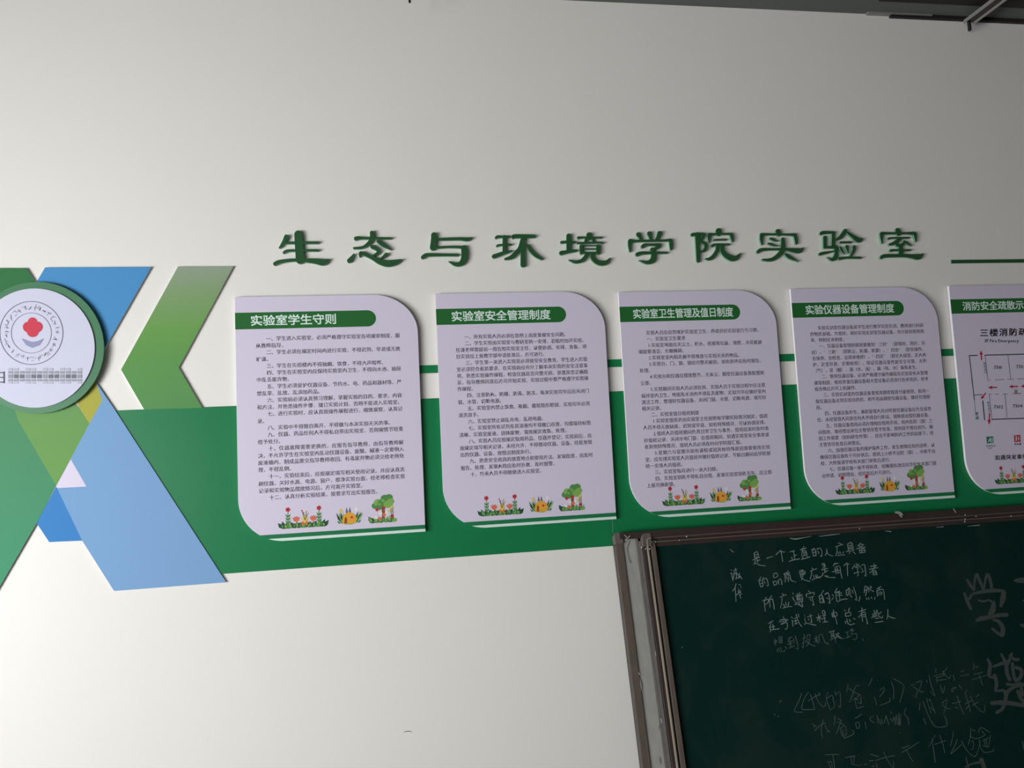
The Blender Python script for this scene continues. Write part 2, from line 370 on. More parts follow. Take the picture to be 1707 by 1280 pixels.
# ------------------------------------------------------------------ large lettering
def Z(ox, oy, s): return lambda x, y: (ox+x/s, oy+y/s)
SG = {
 '生': ((450,375,6.322), [[(172,122,46),(152,165,38),(125,205,26),(98,240,12)],[(150,195,24),(200,187,26),(500,185,26)],[(145,290,24),(178,272,28),(250,268,24),(500,266,24)],
   [(298,98,84),(305,200,88),(312,300,88),(318,362,96)],[(52,408,40),(95,388,40),(200,372,34),(300,368,32),(400,374,44),(480,380,56),(555,392,68),(590,380,48),(615,362,16)]]),
 '态': ((450,375,6.322), [[(1075,82,46),(1075,140,48),(1040,190,36),(975,235,28),(885,243,22)],[(905,142,42),(940,136,38),(1000,138,26),(1270,140,22)],[(1140,172,34),(1200,213,40),(1275,260,8)],
   [(1078,228,42),(1130,255,38),(1142,285,32),(1110,310,26),(1072,326,12)],[(1225,308,36),(1200,330,28),(1158,357,10)],[(884,302,8),(858,345,32),(834,376,46)],
   [(945,335,8),(955,295,38),(1000,308,36),(1080,345,40),(1160,388,56),(1240,405,70),(1310,395,60),(1360,375,32),(1388,362,8)]]),
 '与': ((690,375,7.759), [[(258,128,70),(256,200,74),(245,290,78)],[(290,185,36),(450,180,38),(600,178,40),(690,184,48),(730,170,28),(750,158,6)],[(270,292,34),(450,282,28),(600,285,34),(640,292,50)],
   [(648,298,76),(655,380,80),(642,450,76),(600,500,62),(540,508,48),(490,490,30),(446,470,6)],[(112,418,44),(155,388,48),(250,385,42),(400,385,36),(565,386,34)]]),
 '环': ((690,375,7.759), [[(1062,163,32),(1085,150,36),(1150,152,30),(1235,150,28)],[(1075,270,26),(1110,258,26),(1250,252,26)],[(1035,405,54),(1090,385,50),(1160,360,44),(1220,345,32),(1278,328,8)],
   [(1170,150,42),(1170,345,48)],[(1280,165,26),(1292,146,52),(1400,145,50),(1545,145,46)],[(1412,160,56),(1410,400,58),(1410,515,62)],[(1400,200,50),(1370,300,52),(1310,370,56),(1250,420,50),(1182,438,28)],[(1470,268,42),(1520,340,44),(1580,395,44),(1650,437,30)]]),
 '境': ((920,370,7.759), [[(218,178,60),(218,365,56)],[(125,262,34),(180,258,34),(295,260,30)],[(122,400,56),(200,385,44),(315,368,32)],[(480,165,66),(480,205,60)],[(345,202,38),(400,200,24),(640,200,22)],
   [(440,215,20),(430,262,28)],[(525,215,20),(540,258,28)],[(335,272,26),(450,268,24),(600,264,22),(655,268,22)],[(380,312,44),(380,400,38)],[(600,312,50),(598,396,48)],[(380,303,14),(600,303,14)],[(380,347,16),(600,347,16)],[(380,398,26),(600,398,26)],
   [(458,410,46),(430,455,46),(380,500,44),(300,515,38),(222,490,12)],[(520,410,44),(530,470,50),(580,515,56),(650,532,64),(710,515,48),(752,462,6)]]),
 '学': ((920,370,7.759), [[(1120,160,58),(1140,195,42),(1160,232,28)],[(1262,148,58),(1272,190,40),(1285,232,24)],[(1395,142,56),(1375,190,42),(1350,232,30)],[(1015,238,44),(1060,246,34),(1200,242,28),(1450,238,28),(1530,232,38)],
   [(1010,245,48),(1005,300,38),(1010,378,18)],[(1535,238,42),(1541,300,40),(1540,350,26)],[(1170,320,38),(1200,296,44),(1260,292,30),(1380,292,38)],[(1385,298,54),(1365,325,42),(1310,348,28),(1275,355,14)],
   [(1300,350,46),(1315,420,58),(1308,480,66),(1268,515,56),(1210,520,38),(1128,495,8)],[(1105,418,50),(1150,402,44),(1250,398,36),(1485,396,26)]]),
 '院': ((1140,370,8.129), [[(115,172,46),(160,165,46),(280,160,30)],[(185,170,68),(188,300,56),(195,525,46)],[(272,168,48),(255,205,40),(225,245,36),(200,262,24)],[(220,262,28),(285,290,42),(300,340,44),(275,385,36),(212,408,18)],
   [(470,118,72),(470,155,68)],[(345,170,48),(420,163,28),(600,160,28),(640,165,44)],[(340,180,42),(340,225,34),(343,270,14)],[(645,178,44),(654,220,36),(658,262,16)],[(408,245,18),(435,240,24),(575,237,22)],[(382,322,36),(420,302,26),(500,302,24),(612,303,24)],
   [(455,312,44),(450,380,42),(410,450,46),(350,498,42),(295,497,16)],[(515,312,44),(522,390,56),(570,450,66),(650,490,78),(700,488,62),(745,450,34),(772,418,6)]]),
 '实': ((1140,370,8.129), [[(1275,126,64),(1288,162,60)],[(1055,168,44),(1120,165,28),(1400,168,26),(1500,172,46)],[(1055,175,48),(1050,240,38),(1058,302,16)],[(1505,178,44),(1520,240,38),(1522,290,26)],[(1172,222,24),(1195,228,32),(1240,248,24),(1287,257,6)],
   [(1148,290,24),(1180,298,30),(1230,315,20),(1290,322,6)],[(1340,228,40),(1342,320,54),(1330,390,58),(1270,460,52),(1180,510,46),(1070,510,24)],[(1003,405,36),(1050,375,44),(1200,368,30),(1380,368,34),(1480,380,56),(1560,388,68),(1595,368,36),(1620,346,6)],[(1378,435,28),(1402,452,44),(1450,485,42),(1552,534,5)]]),
 '验': ((1350,370,8.129), [[(152,158,38),(182,142,44),(330,140,30)],[(318,145,40),(318,240,42),(315,340,42)],[(205,208,46),(205,340,44)],[(200,342,30),(345,340,36)],[(352,340,54),(360,420,46),(345,480,56),(300,510,36),(235,476,6)],[(138,435,38),(182,422,40),(330,395,16)],
   [(480,112,42),(452,160,48),(410,210,42),(342,248,14)],[(498,135,26),(570,185,42),(635,232,62),(675,245,60),(705,228,26)],[(418,275,28),(560,273,26)],[(415,345,28),(435,385,30),(465,432,8)],[(502,332,44),(511,370,32),(520,424,6)],[(600,335,42),(598,375,38),(570,430,24),(545,470,14)],[(405,495,42),(500,482,30),(688,483,28)]]),
 '室': ((1350,370,8.129), [[(1190,110,62),(1204,150,68)],[(978,152,42),(1050,152,30),(1300,150,28),(1410,152,46)],[(970,162,44),(972,220,34),(978,288,10)],[(1425,160,44),(1432,205,34),(1435,265,10)],[(1068,225,28),(1120,215,24),(1345,212,22)],
   [(1235,218,26),(1190,255,46),(1135,290,44),(1085,302,32)],[(1165,290,40),(1205,318,40),(1255,305,36),(1275,282,26)],[(1278,262,28),(1310,280,34),(1350,305,20),(1378,323,6)],[(1230,320,50),(1235,440,60)],[(1098,385,34),(1150,380,28),(1360,380,24)],
   [(965,485,32),(1003,460,48),(1150,455,44),(1300,455,44),(1400,465,60),(1468,470,78),(1510,450,42),(1533,425,6)]]),
}
ORD = ['far left, like a stem with three bars', 'second from the left, with a sweeping hook over dots', 'third from the left, with a large right hook', 'fourth from the left, two parts side by side',
       'fifth from the left, barred box on two legs', 'sixth from the left, with three dots on top', 'fifth from the right, above the third notice board', 'third to last, with a roof and long crossbar',
       'second to last, with a peaked roof on its right half', 'at the right end, with a roof and flat base']
ORD[6] = 'fourth from the right, with an upright at its left'; ORD[7] = 'third from the right, with a roof and long crossbar'; ORD[8] = 'second from the right, with a peaked right half'; ORD[9] = 'rightmost, with a roof and a flat base'
for k, (ch, ((ox, oy, s), strokes)) in enumerate(SG.items()):
    z = Z(ox, oy, s); b = MB()
    cxs = [p[0] for st in strokes for p in st]; cys = [p[1] for st in strokes for p in st]
    lx, ly = app(*z((min(cxs)+max(cxs))/2, max(cys)))
    for j, st in enumerate(strokes):
        e = .010+.00006*j
        stroke_faces(b, st, lambda x, y: W(*app(*z(x, y)), e), lambda x, y: (lambda p: Vector((p.x, -Z0, p.z)))(W(*app(*z(x, y)), e)), mi=0, side=1)
    o = b.build('sign_character', [M['letter'], M['letter_side']], loc=W(lx, ly))
    tag(o, 'large dark green raised wall character, ' + ORD[k], 'lettering', 'large green characters over the notice boards')

# ------------------------------------------------------------------ logo plates at the left
L1 = .0065
def zz(*pts): return [app(*p) for p in pts]
tag(plate('logo_plate', zz((-60,446.5),(44,446.5),(59,470),(50,500),(50,560),(-60,560)), Z0, L1, [pm('dkgreen', 60,116,72), M['panel_edge']], loc=W(*app(20, 500))),
    'dark green plate behind the top left of the round plaque', 'wall plate')
tag(plate('logo_plate', zz((75,445.5),(252.5,444.5),(176,578),(150,622),(110,560),(58,474)), Z0, L1, [pm('skyblue', 80,144,196), M['panel_edge']], loc=W(*app(150, 520))),
    'blue slanted plate behind the upper right of the round plaque', 'wall plate')
zt = app(300, 443)[1]+H0; zb = app(290, 682)[1]+H0
cl = W(*app(290, 680))
chev = gradmat('chevron_print', [(0, rgb(92,144,86)), (.35, rgb(98,150,82)), (.55, rgb(108,156,82)), (.78, rgb(128,158,108)), (1, rgb(148,160,140))], zb-cl.z, zt-cl.z)
tag(plate('logo_chevron', zz((296.5,444),(389.5,443.5),(298,612.5),(337,679.5),(240,682.5),(201.5,616)), Z0, L1, [chev, M['panel_edge']], loc=cl),
    'light green chevron plate pointing left, right of the round plaque', 'wall plate')
t = thing('logo_cluster', W(*app(190, 985), .004), 'overlapping green and blue slanted plate below the round plaque', 'wall plate')
body = zz((-60,640),(60,600),(160,637),(192,684),(377,970.5),(190,985),(137.5,902),(82,903.5),(61,872),(0,977),(-60,1080))
def flat(name, pts, z0, z1, m, par): return plate(name, pts, z0, z1, m, par, bevel=0)
plate('backing', body, .0032, .0050, [M['panel'], M['panel_edge']], t, bevel=0)
e1, e2 = .0050, .0056
flat('green_face', zz((-60,640),(12,640),(30,700),(93.5,809),(61,872),(0,977),(-60,1080)), e1, e2, gradmat('green_face_print', [(0, rgb(70,146,110)), (.5, rgb(74,142,104)), (1, rgb(82,138,98))], app(0,977)[1]-app(190,985)[1], app(30,690)[1]-app(190,985)[1]), t)
flat('lime_face', zz((12,640),(70,610),(133,681),(149,706),(117.5,765),(93.5,809),(30,700)), e1, e2, gradmat('lime_face_print', [(0, rgb(112,156,84)), (1, rgb(108,152,92))], app(93,809)[1]-app(190,985)[1], app(60,650)[1]-app(190,985)[1]), t)
flat('yellow_face', zz((120,655),(160,637),(170.5,667),(149,706),(133,681)), e1, e2, pm('yellowprint', 172,168,76), t)
flat('light_blue_face', zz((160,637),(192,684),(377,970.5),(190,985),(137.5,902),(95,813.5),(144,811),(117.5,765),(149,706),(170.5,667)), e1, e2, pm('ltblue', 124,162,202), t)
flat('dark_blue_face', zz((93.5,811),(144.5,900.5),(82,903.5),(61,872)), e1, e2-.0003, pm('dkblue', 66,130,192), t)

# round plaque
ctr = (61.5, 579.5)
t = thing('round_plaque', W(*app(62, 690), .018), 'round white plaque with a green rim and a red centre emblem', 'plaque')
def ring(rx, ry, cx=ctr[0], cy=ctr[1], n=72): return [app(cx+rx*math.cos(2*PI*k/n), cy+ry*math.sin(2*PI*k/n)) for k in range(n)]
for a in (0, 90, 180, 270):
    b = MB()
    x, y = app(ctr[0]+60*math.cos(math.radians(a+30)), ctr[1]+60*math.sin(math.radians(a+30)))
    r = .012
    b.prism([(W(x,y).x+r*math.cos(2*PI*k/10), -L1-.001, W(x,y).z+r*math.sin(2*PI*k/10)) for k in range(10)], [(W(x,y).x+r*math.cos(2*PI*k/10), -.0125, W(x,y).z+r*math.sin(2*PI*k/10)) for k in range(10)])
    b.build('standoff', M['steel'], t)
rimm = mat('green_acrylic_rim', (.07, .20, .10, 1), .4, .3)
plate('rim', ring(112, 110), .012, .018, rimm, t)
plate('face', ring(100, 99.5, 58, 580), .018, .0215, [pm('plaquewhite', 208,206,224), M['panel_edge']], t)
# emblem: thin ring, marks round it, red centre, blue base, line of small grey marks
e = .0222
F = lambda x, y: W(*app(x, y), e)
def annulus(mb, cx, cy, r0, r1, n=64, a0=0, a1=2*PI, mi=0):
    for k in range(n):
        a, c = a0+(a1-a0)*k/n, a0+(a1-a0)*(k+1)/n
        mb.add([F(cx+r1*math.cos(a), cy+r1*math.sin(a)), F(cx+r1*math.cos(c), cy+r1*math.sin(c)), F(cx+r0*math.cos(c), cy+r0*math.sin(c)), F(cx+r0*math.cos(a), cy+r0*math.sin(a))], [(0,1,2,3)], mi)
for r0, r1 in ((52, 53.2), (33, 33.8)):
    b = MB(); annulus(b, 52, 555, r0, r1); b.build('emblem_ring', pm('seal_grey', 128,128,138), t)
b = MB()
for k in range(30):
    a = 2*PI*k/30+.03
    cx_, cy_ = 52+43*math.cos(a), 555+43*math.sin(a)
    for q in range(3):
        dx, dy = random.uniform(-3, 3), random.uniform(-3.5, 3.5); an = random.choice([a, a+PI/2, a+.7]); l = random.uniform(1.5, 3.2)
        stroke_faces(b, [(cx_+dx-l*math.cos(an), cy_+dy-l*math.sin(an), 1.1), (cx_+dx+l*math.cos(an), cy_+dy+l*math.sin(an), 1.1)], F, cap=2)
tag(b.build('emblem_marks', pm('seal_light', 170,168,182), t), kind='stuff')
b = MB()
for q, (cx_, cy_, r) in enumerate(((54,537,8),(47,545,9),(62,545,9),(54.5,552,10))):
    e = .0222+.00004*q
    b.poly([F(cx_+r*math.cos(2*PI*k/20), cy_+r*math.sin(2*PI*k/20)) for k in range(20)])
b.build('red_emblem', pm('emblemred', 206,70,86), t)
b = MB()
b.poly([F(*p) for p in ((36,564),(46,568),(54,570),(64,568),(73,564),(66,575),(54,580),(43,575))])
b.build('blue_base', pm('emblemblue', 150,152,184), t)
b = MB()
# the one readable character at the left of the name line, then worn marks
e = .0225
for st in ([(-3,621,1.8),(6,621,1.8)],[(-3,629,1.6),(6,629,1.6)],[(-3,637,1.8),(6,637,1.8)],[(6.5,620,2),(6.5,638,2)],[(-3,620,2),(-3,638,2)]): stroke_faces(b, st, F, cap=2)
b.build('first_character', pm('name_dark', 105,105,112), t)
b = MB(); e = .0223
for k in range(13):
    x0 = 13+k*9.6
    for y, h, mi in ((613.5, 4, 2), (618.5, 4.2, 1), (624, 6.5, 0), (632, 3.6, 1), (637, 2.4, 2)):
        if mi == 2 and (k*7+int(y)) % 3 == 0: continue
        b.poly([F(x0+.5, y), F(x0+8.2, y), F(x0+8.2, y+h), F(x0+.5, y+h)], mi if mi != 0 else (0 if k % 3 else 1))
tag(b.build('name_line', [pm('name_grey', 122,122,130), pm('name_mid', 158,157,166), pm('name_light', 186,184,196)], t, tri=True), kind='stuff')

# ------------------------------------------------------------------ notice boards
PW, PH = .5906, .7975
PX = [-.5421, .1118, .7583, 1.4143, 2.0650]; PY = [.5108, .5104, .5053, .5064, .5078]
FZ, BZ = .0145, .0050
TEXT = {0: (.107, .897, .1765, .8240, '''　　一、学生进入实验室，必须严格遵守实验室各项规章制度，服
从教师指导。
　　二、学生必须在规定时间内进行实验，不得迟到、早退或无故
旷课。
　　三、学生在实验楼内不得抽烟、饮食，不得大声喧哗。
　　四、学生在实验室内应保持实验室内卫生，不得向水池、抽屉
中乱丢废弃物。
　　五、学生必须爱护仪器设备，节约水、电、药品和器材等，严
禁乱拿、乱放、乱添加药品。
　　六、实验前必须认真预习理解，掌握实验的目的、要求，内容
和方法，并熟悉操作步骤，拟订实验计划，否则不能进入实验室。
　　七、进行实验时，应认真按操作规程进行，细致观察，认真记
录。
　　八、实验中不得擅自离开，不得做与本次实验无关的事。
　　九、仪器、药品任何人不得私自带出实验室，否则视情节轻重
给予处分。
　　十、仪器故障需要更换的，应报告指导教师，由指导教师解
决，不允许学生在实验室内乱动仪器设备。废酸、碱液一定要倒入
废液桶内，制成品要交指导教师收回。有毒废弃物必须交给老师处
理，不得乱倒。
　　十一、实验结束后，应按规定填写相关使用记录。并应认真洗
刷仪器，关好水源、电源、窗户，擦净实验台面，经老师检查实验
记录和实验物品摆放情况后，方可离开实验室。
　　十二、认真分析实验结果，按要求写出实验报告。'''),
1: (.104, .880, .1900, .7750, '''　　一、所有实验人员必须在思想上高度重视安全问题。
　　二、学生实验由实验室与教研室统一安排，若临时加开实验，
任课老师需提前一周告知实验室主任，以便协调、安排、准备，项
目实验应上报教学部申请批准后，方可进行。
　　三、学生第一次进入实验室必须接受安全教育。学生进入实验
室必须符合着装要求，在实验前应充分了解本次实验的安全注意事
项，熟悉实验操作规程，检查仪器是否完整无损，装置是否正确稳
妥，指导教师同意后方可开始实验，实验过程中要严格遵守实验操
作规程。
　　四、注意防火、防爆、防毒、防冻，每次实验完毕后应关闭门
窗、水管，切断电源。
　　五、实验室内禁止饮食、吸烟、戴取隐形眼镜，实验完毕必须
清洗双手。
　　六、实验室禁止胡乱充电，乱用电器。
　　七、实验室所有试剂及其溶液均不得敞口存放，均需保持标签
清晰，实验室废液、固体废物，需按规定收集、处理。
　　八、实验人员应按规定取用药品、仪器并登记；实验前后，应
按规定填写相关记录。未经允许，不得擅动仪器、设备。经批准借
出的仪器、设备，按借出制度执行。
　　九、熟悉安全用具的放置地点和使用方法。发现隐患，应及时
报告、处理，发现火险应及时扑救，及时报警。
　　十、外来人员不得随便进入实验室。'''),
2: (.101, .895, .1860, .8590, '''　　实验人员应自觉维护实验室卫生，养成良好实验室行为习惯。
　　一、实验室卫生要求
　　1实验室地面应无尘土、积水、纸屑等垃圾，墙壁、天花板玻
璃窗要清洁，无蜘蛛网。
　　2实验室室内和走廊不得堆放与实验无关的物品。
　　3实验台、门、窗、锁应完整无破损，如有损坏应及时报告、
处理。
　　4实验台和仪器应摆放整齐、无灰尘，精密仪器设备要配置防
尘罩。
　　5实验期间实验人员必须在岗，实验人员于实验过程中应注意
保持室内卫生，地面及水池内不得乱丢废物；实验完毕应做好室内
清洁工作，整理好仪器设备，关闭门窗、水管，切断电源，填写好
相关记录。
　　二、实验室值日值班制度
　　1实验室值班表由实验室主任按照每学期实际情况制定，值班
人员不得无故缺席，迟到或早退，如有特殊情况，可以协调安排。
　　2值班人员值班期间负责日常卫生与事务，值班结束时及时填
好值班记录，关闭水电门窗，在值班期间，如遇实验室安全事故或
者其他特殊情况，值班人员必须及时向学院部汇报。
　　3星期六与星期天如有课程或因其他特殊原因需要使用实验
室，应安排实验室人员值班并做好值班记录，节假日期间由学院部
统一安排人员值班。
　　三、实验室每月进行一次大扫除。
　　四、实验室钥匙不得私自出借，发现实验室钥匙丢失，应立即
上报另换新锁。'''),
3: (.107, .893, .1855, .8635, '''　　实验实训室仪器设备是学生进行教学实验实训、教师进行科研
的物质基础。为管好、用好实验实训室仪器设备，充分提高使用效
率，特制定本制度。
　　一、仪器设备管理和使用要做到“三好”（即管好、用好、完
好）、“三防”（即防尘、防潮、防震）、“四会”（即会操作、
会保养、会检查、会简单维修）、“四定”（即定人保管、定人养
护、定室存放、定期校验）。保证仪器设备性能安全可靠，无跑
（气）、冒（烟）、滴（水、油）、漏（电、水）现象发生。
　　二、使用仪器设备，必须严格遵守操作规程及实验室有关管理
规章制度。使用贵重仪器设备和大型设备必须进行技术培训，经考
核合格后方可上机操作。
　　三、实验实训室的仪器设备要按其精密程度分级使用，能用一
般仪器设备达到实验目的的，则不用高精密仪器设备，做好合理使
用。
　　四、仪器设备的专、兼职管理人员对所管仪器设备应负全部责
任。未经管理人同意任何人不得自行移动、调换或出借仪器设备。
　　五、仪器设备借用必须办理相应借用手续。校内各院（部）之
间借用，需经借出单位主管领导签字批准。原则是不借往校外。确
因工作需要（如科研合作等），应在不影响院内工作的前提下，经
主管领导批准后再借出。
　　六、加强仪器设备的维护保养工作。发生故障应及时送修，以
确保仪器设备处于完好状态。原则上小修不出院（部），中修不出
校，大修报请学校有关部门审批后进行。
　　七、仪器设备一般不得拆改，如确需拆改应向学校有关部门提
出申请，说明理由，经同意后方可进行。''')}
TITLE = {0: ('实验室学生守则', .083, .546), 1: ('实验室安全管理制度', .089, .670), 2: ('实验室卫生管理及值日制度', .083, .719),
         3: ('实验仪器设备管理制度', .090, .697), 4: ('消防安全疏散示意图', .086, .660)}
LAB = ['leftmost notice board, beside the chevron, with the shortest title', 'second notice board from the left, with a wide empty gap under its text',
       'third notice board from the left, hanging above the chalkboard corner', 'fourth notice board from the left, the darkest one full of small text',
       'notice board with a floor plan, cut by the right picture edge']
def ell(cx, cy, rx, ry, n=14, a=0):
    return [(cx+rx*math.cos(t)*math.cos(a)-ry*math.sin(t)*math.sin(a), cy+rx*math.cos(t)*math.sin(a)+ry*math.sin(t)*math.cos(a)) for t in [2*PI*k/n for k in range(n)]]
PAL = [pm('leafdark', 52,82,62), pm('leaf', 86,140,78), pm('leaflight', 130,172,88), pm('tulip', 226,112,84), pm('flowerred', 196,52,66), pm('straw', 222,196,100),
       pm('hut', 226,164,62), pm('hutdoor', 150,76,44), pm('petalwhite', 232,226,220), pm('spike', 108,106,132), pm('bark', 134,84,56)]
def leaf(x, y, l, wd, a):       # pointed leaf from its foot
    dx, dy = math.cos(a), math.sin(a)
    return [(x, y), (x+dx*l*.4-dy*wd, y+dy*l*.4+dx*wd), (x+dx*l, y+dy*l), (x+dx*l*.4+dy*wd, y+dy*l*.4-dx*wd)]
def flowerbed(add):
    for x in (6, 12, 30, 40, 64, 72, 90, 96): add(ell(x, 4.5, 8, 5.5, 12), 0)
    for x in (18, 48, 54, 82): add(ell(x, 4, 9, 5, 12), 1)
    for x, a in ((4,2.3),(8,1.9),(12,1.3),(96,.85),(92,1.2),(88,1.8),(30,2.2),(38,.9),(44,2.3),(56,.8),(62,2.2),(70,.9)): add(leaf(x, 1, 16, 5, a), 0)
    for x in range(6, 98, 6): add(leaf(x, 0, random.uniform(9, 17), 2.6, PI/2+random.uniform(-.6, .6)), 1 if x % 12 else 2)
    for x, dx in ((16,0),(85,0)):
        add([(x-.6, 4), (x+.6, 4), (x+.6, 38), (x-.6, 38)], 1)
        for s in (-1, 1):
            for y in (10, 17, 24): add(leaf(x, y, 10, 2, PI/2-s*.6), 1)
        for k in range(5): add(ell(x+3*math.cos(k*1.256), 42+3*math.sin(k*1.256), 2.4, 2.4, 8), 4)
        add(ell(x, 42, 1.6, 1.6, 8), 0)
    for x in (34, 72):
        add([(x-.6, 3), (x+.6, 3), (x+.6, 16), (x-.6, 16)], 1)
        for a in (.9, 1.25, 1.57, 1.9, 2.25): add(leaf(x, 13, 14, 2.4, a), 3)
    for y, r in ((10, 12), (16, 9), (22, 6)):
        for k in range(5): add(leaf(53, y, r, 1.8, .25+k*.66), 5)
    for x, y in ((47,38),(50,33),(57,36),(60,31)): add([(53,16),(53.8,16),(x+.4,y),(x-.4,y)], 0); add(ell(x, y, 1.5, 1.5, 6), 4 if x < 52 else 5)
    for x in (49, 57): add(ell(x, 9, 2.6, 5, 10), 3)
def hut(add):
    for x in range(2, 44, 5): add(leaf(x, 2, 11, 2.6, PI/2+(22-x)*.035), 1)
    for x, a in ((3, 2.0), (8, 1.8), (36, 1.3), (40, 1.1)): add(leaf(x, 6, 24, 3, a), 0); add(leaf(x+2, 8, 22, 2, a-.15), 2)
    for x in (17, 24): add(leaf(x, 22, 18, 2.6, PI/2), 9)
    add(ell(4, 32, 3.4, 5, 10, .3), 5); add(ell(39, 34, 3.6, 5, 10, -.3), 8)
    add([(6, 3), (11, 1), (28, 0), (37, 4), (39, 12), (36, 21), (28, 27), (20, 28), (13, 25), (7, 15)], 6)
    add([(11, 3), (17, 2.4), (17.5, 13), (15, 18), (12, 15)], 7)
    add(ell(28, 16, 3.4, 2.6, 10), 4); add(ell(23, 7, 1.2, 1.2, 6), 3); add(ell(33, 9, 1.2, 1.2, 6), 3)
    add([(6, 3), (14, .5), (28, -.6), (37, 3), (28, 1.6), (12, 2.4)], 2)
def tree(add):
    for x, c in ((5, 0), (14, 1), (24, 0), (36, 1), (46, 0), (54, 2)): add(ell(x, 4, 7.5, 5, 12), c)
    add(leaf(1, 10, 12, 4, -.6), 0); add(leaf(3, 3, 14, 5, 2.1), 0)
    for x in range(4, 58, 5): add(leaf(x, 0, random.uniform(10, 16), 3, PI/2+random.uniform(-.5, .5)), 1 if x % 2 else 2)
    add([(27, 8), (33, 8), (34, 30), (40, 42), (36, 43), (30, 34), (25, 43), (21, 42), (27, 30)], 10)
    for cx_, cy_, r, c in ((12, 39, 8, 1), (18, 46, 9, 2), (29, 44, 11, 1), (42, 42, 11, 2), (34, 55, 9, 1), (44, 56, 9, 1), (48, 47, 8, 2), (22, 36, 8, 1)): add(ell(cx_, cy_, r, r*.92, 12), c)
    for cx_, cy_, r in ((30, 50, 4), (40, 47, 4), (22, 42, 3.5)): add(ell(cx_, cy_, r, r*.8, 8), 2)
    for x, y, c in ((16, 30, 4), (31, 33, 4), (32, 17, 3), (50, 13, 4), (46, 25, 5), (50, 33, 5), (24, 21, 8), (38, 22, 8), (21, 9, 3), (14, 12, 8)):
        for k in range(4): add(ell(x+2*math.cos(k*1.57), y+2*math.sin(k*1.57), 2.3, 2.3, 7), c)
    for x in (48, 52): add([(x-.5, 4), (x+.5, 4), (x+.5, 32), (x-.5, 32)], 0)

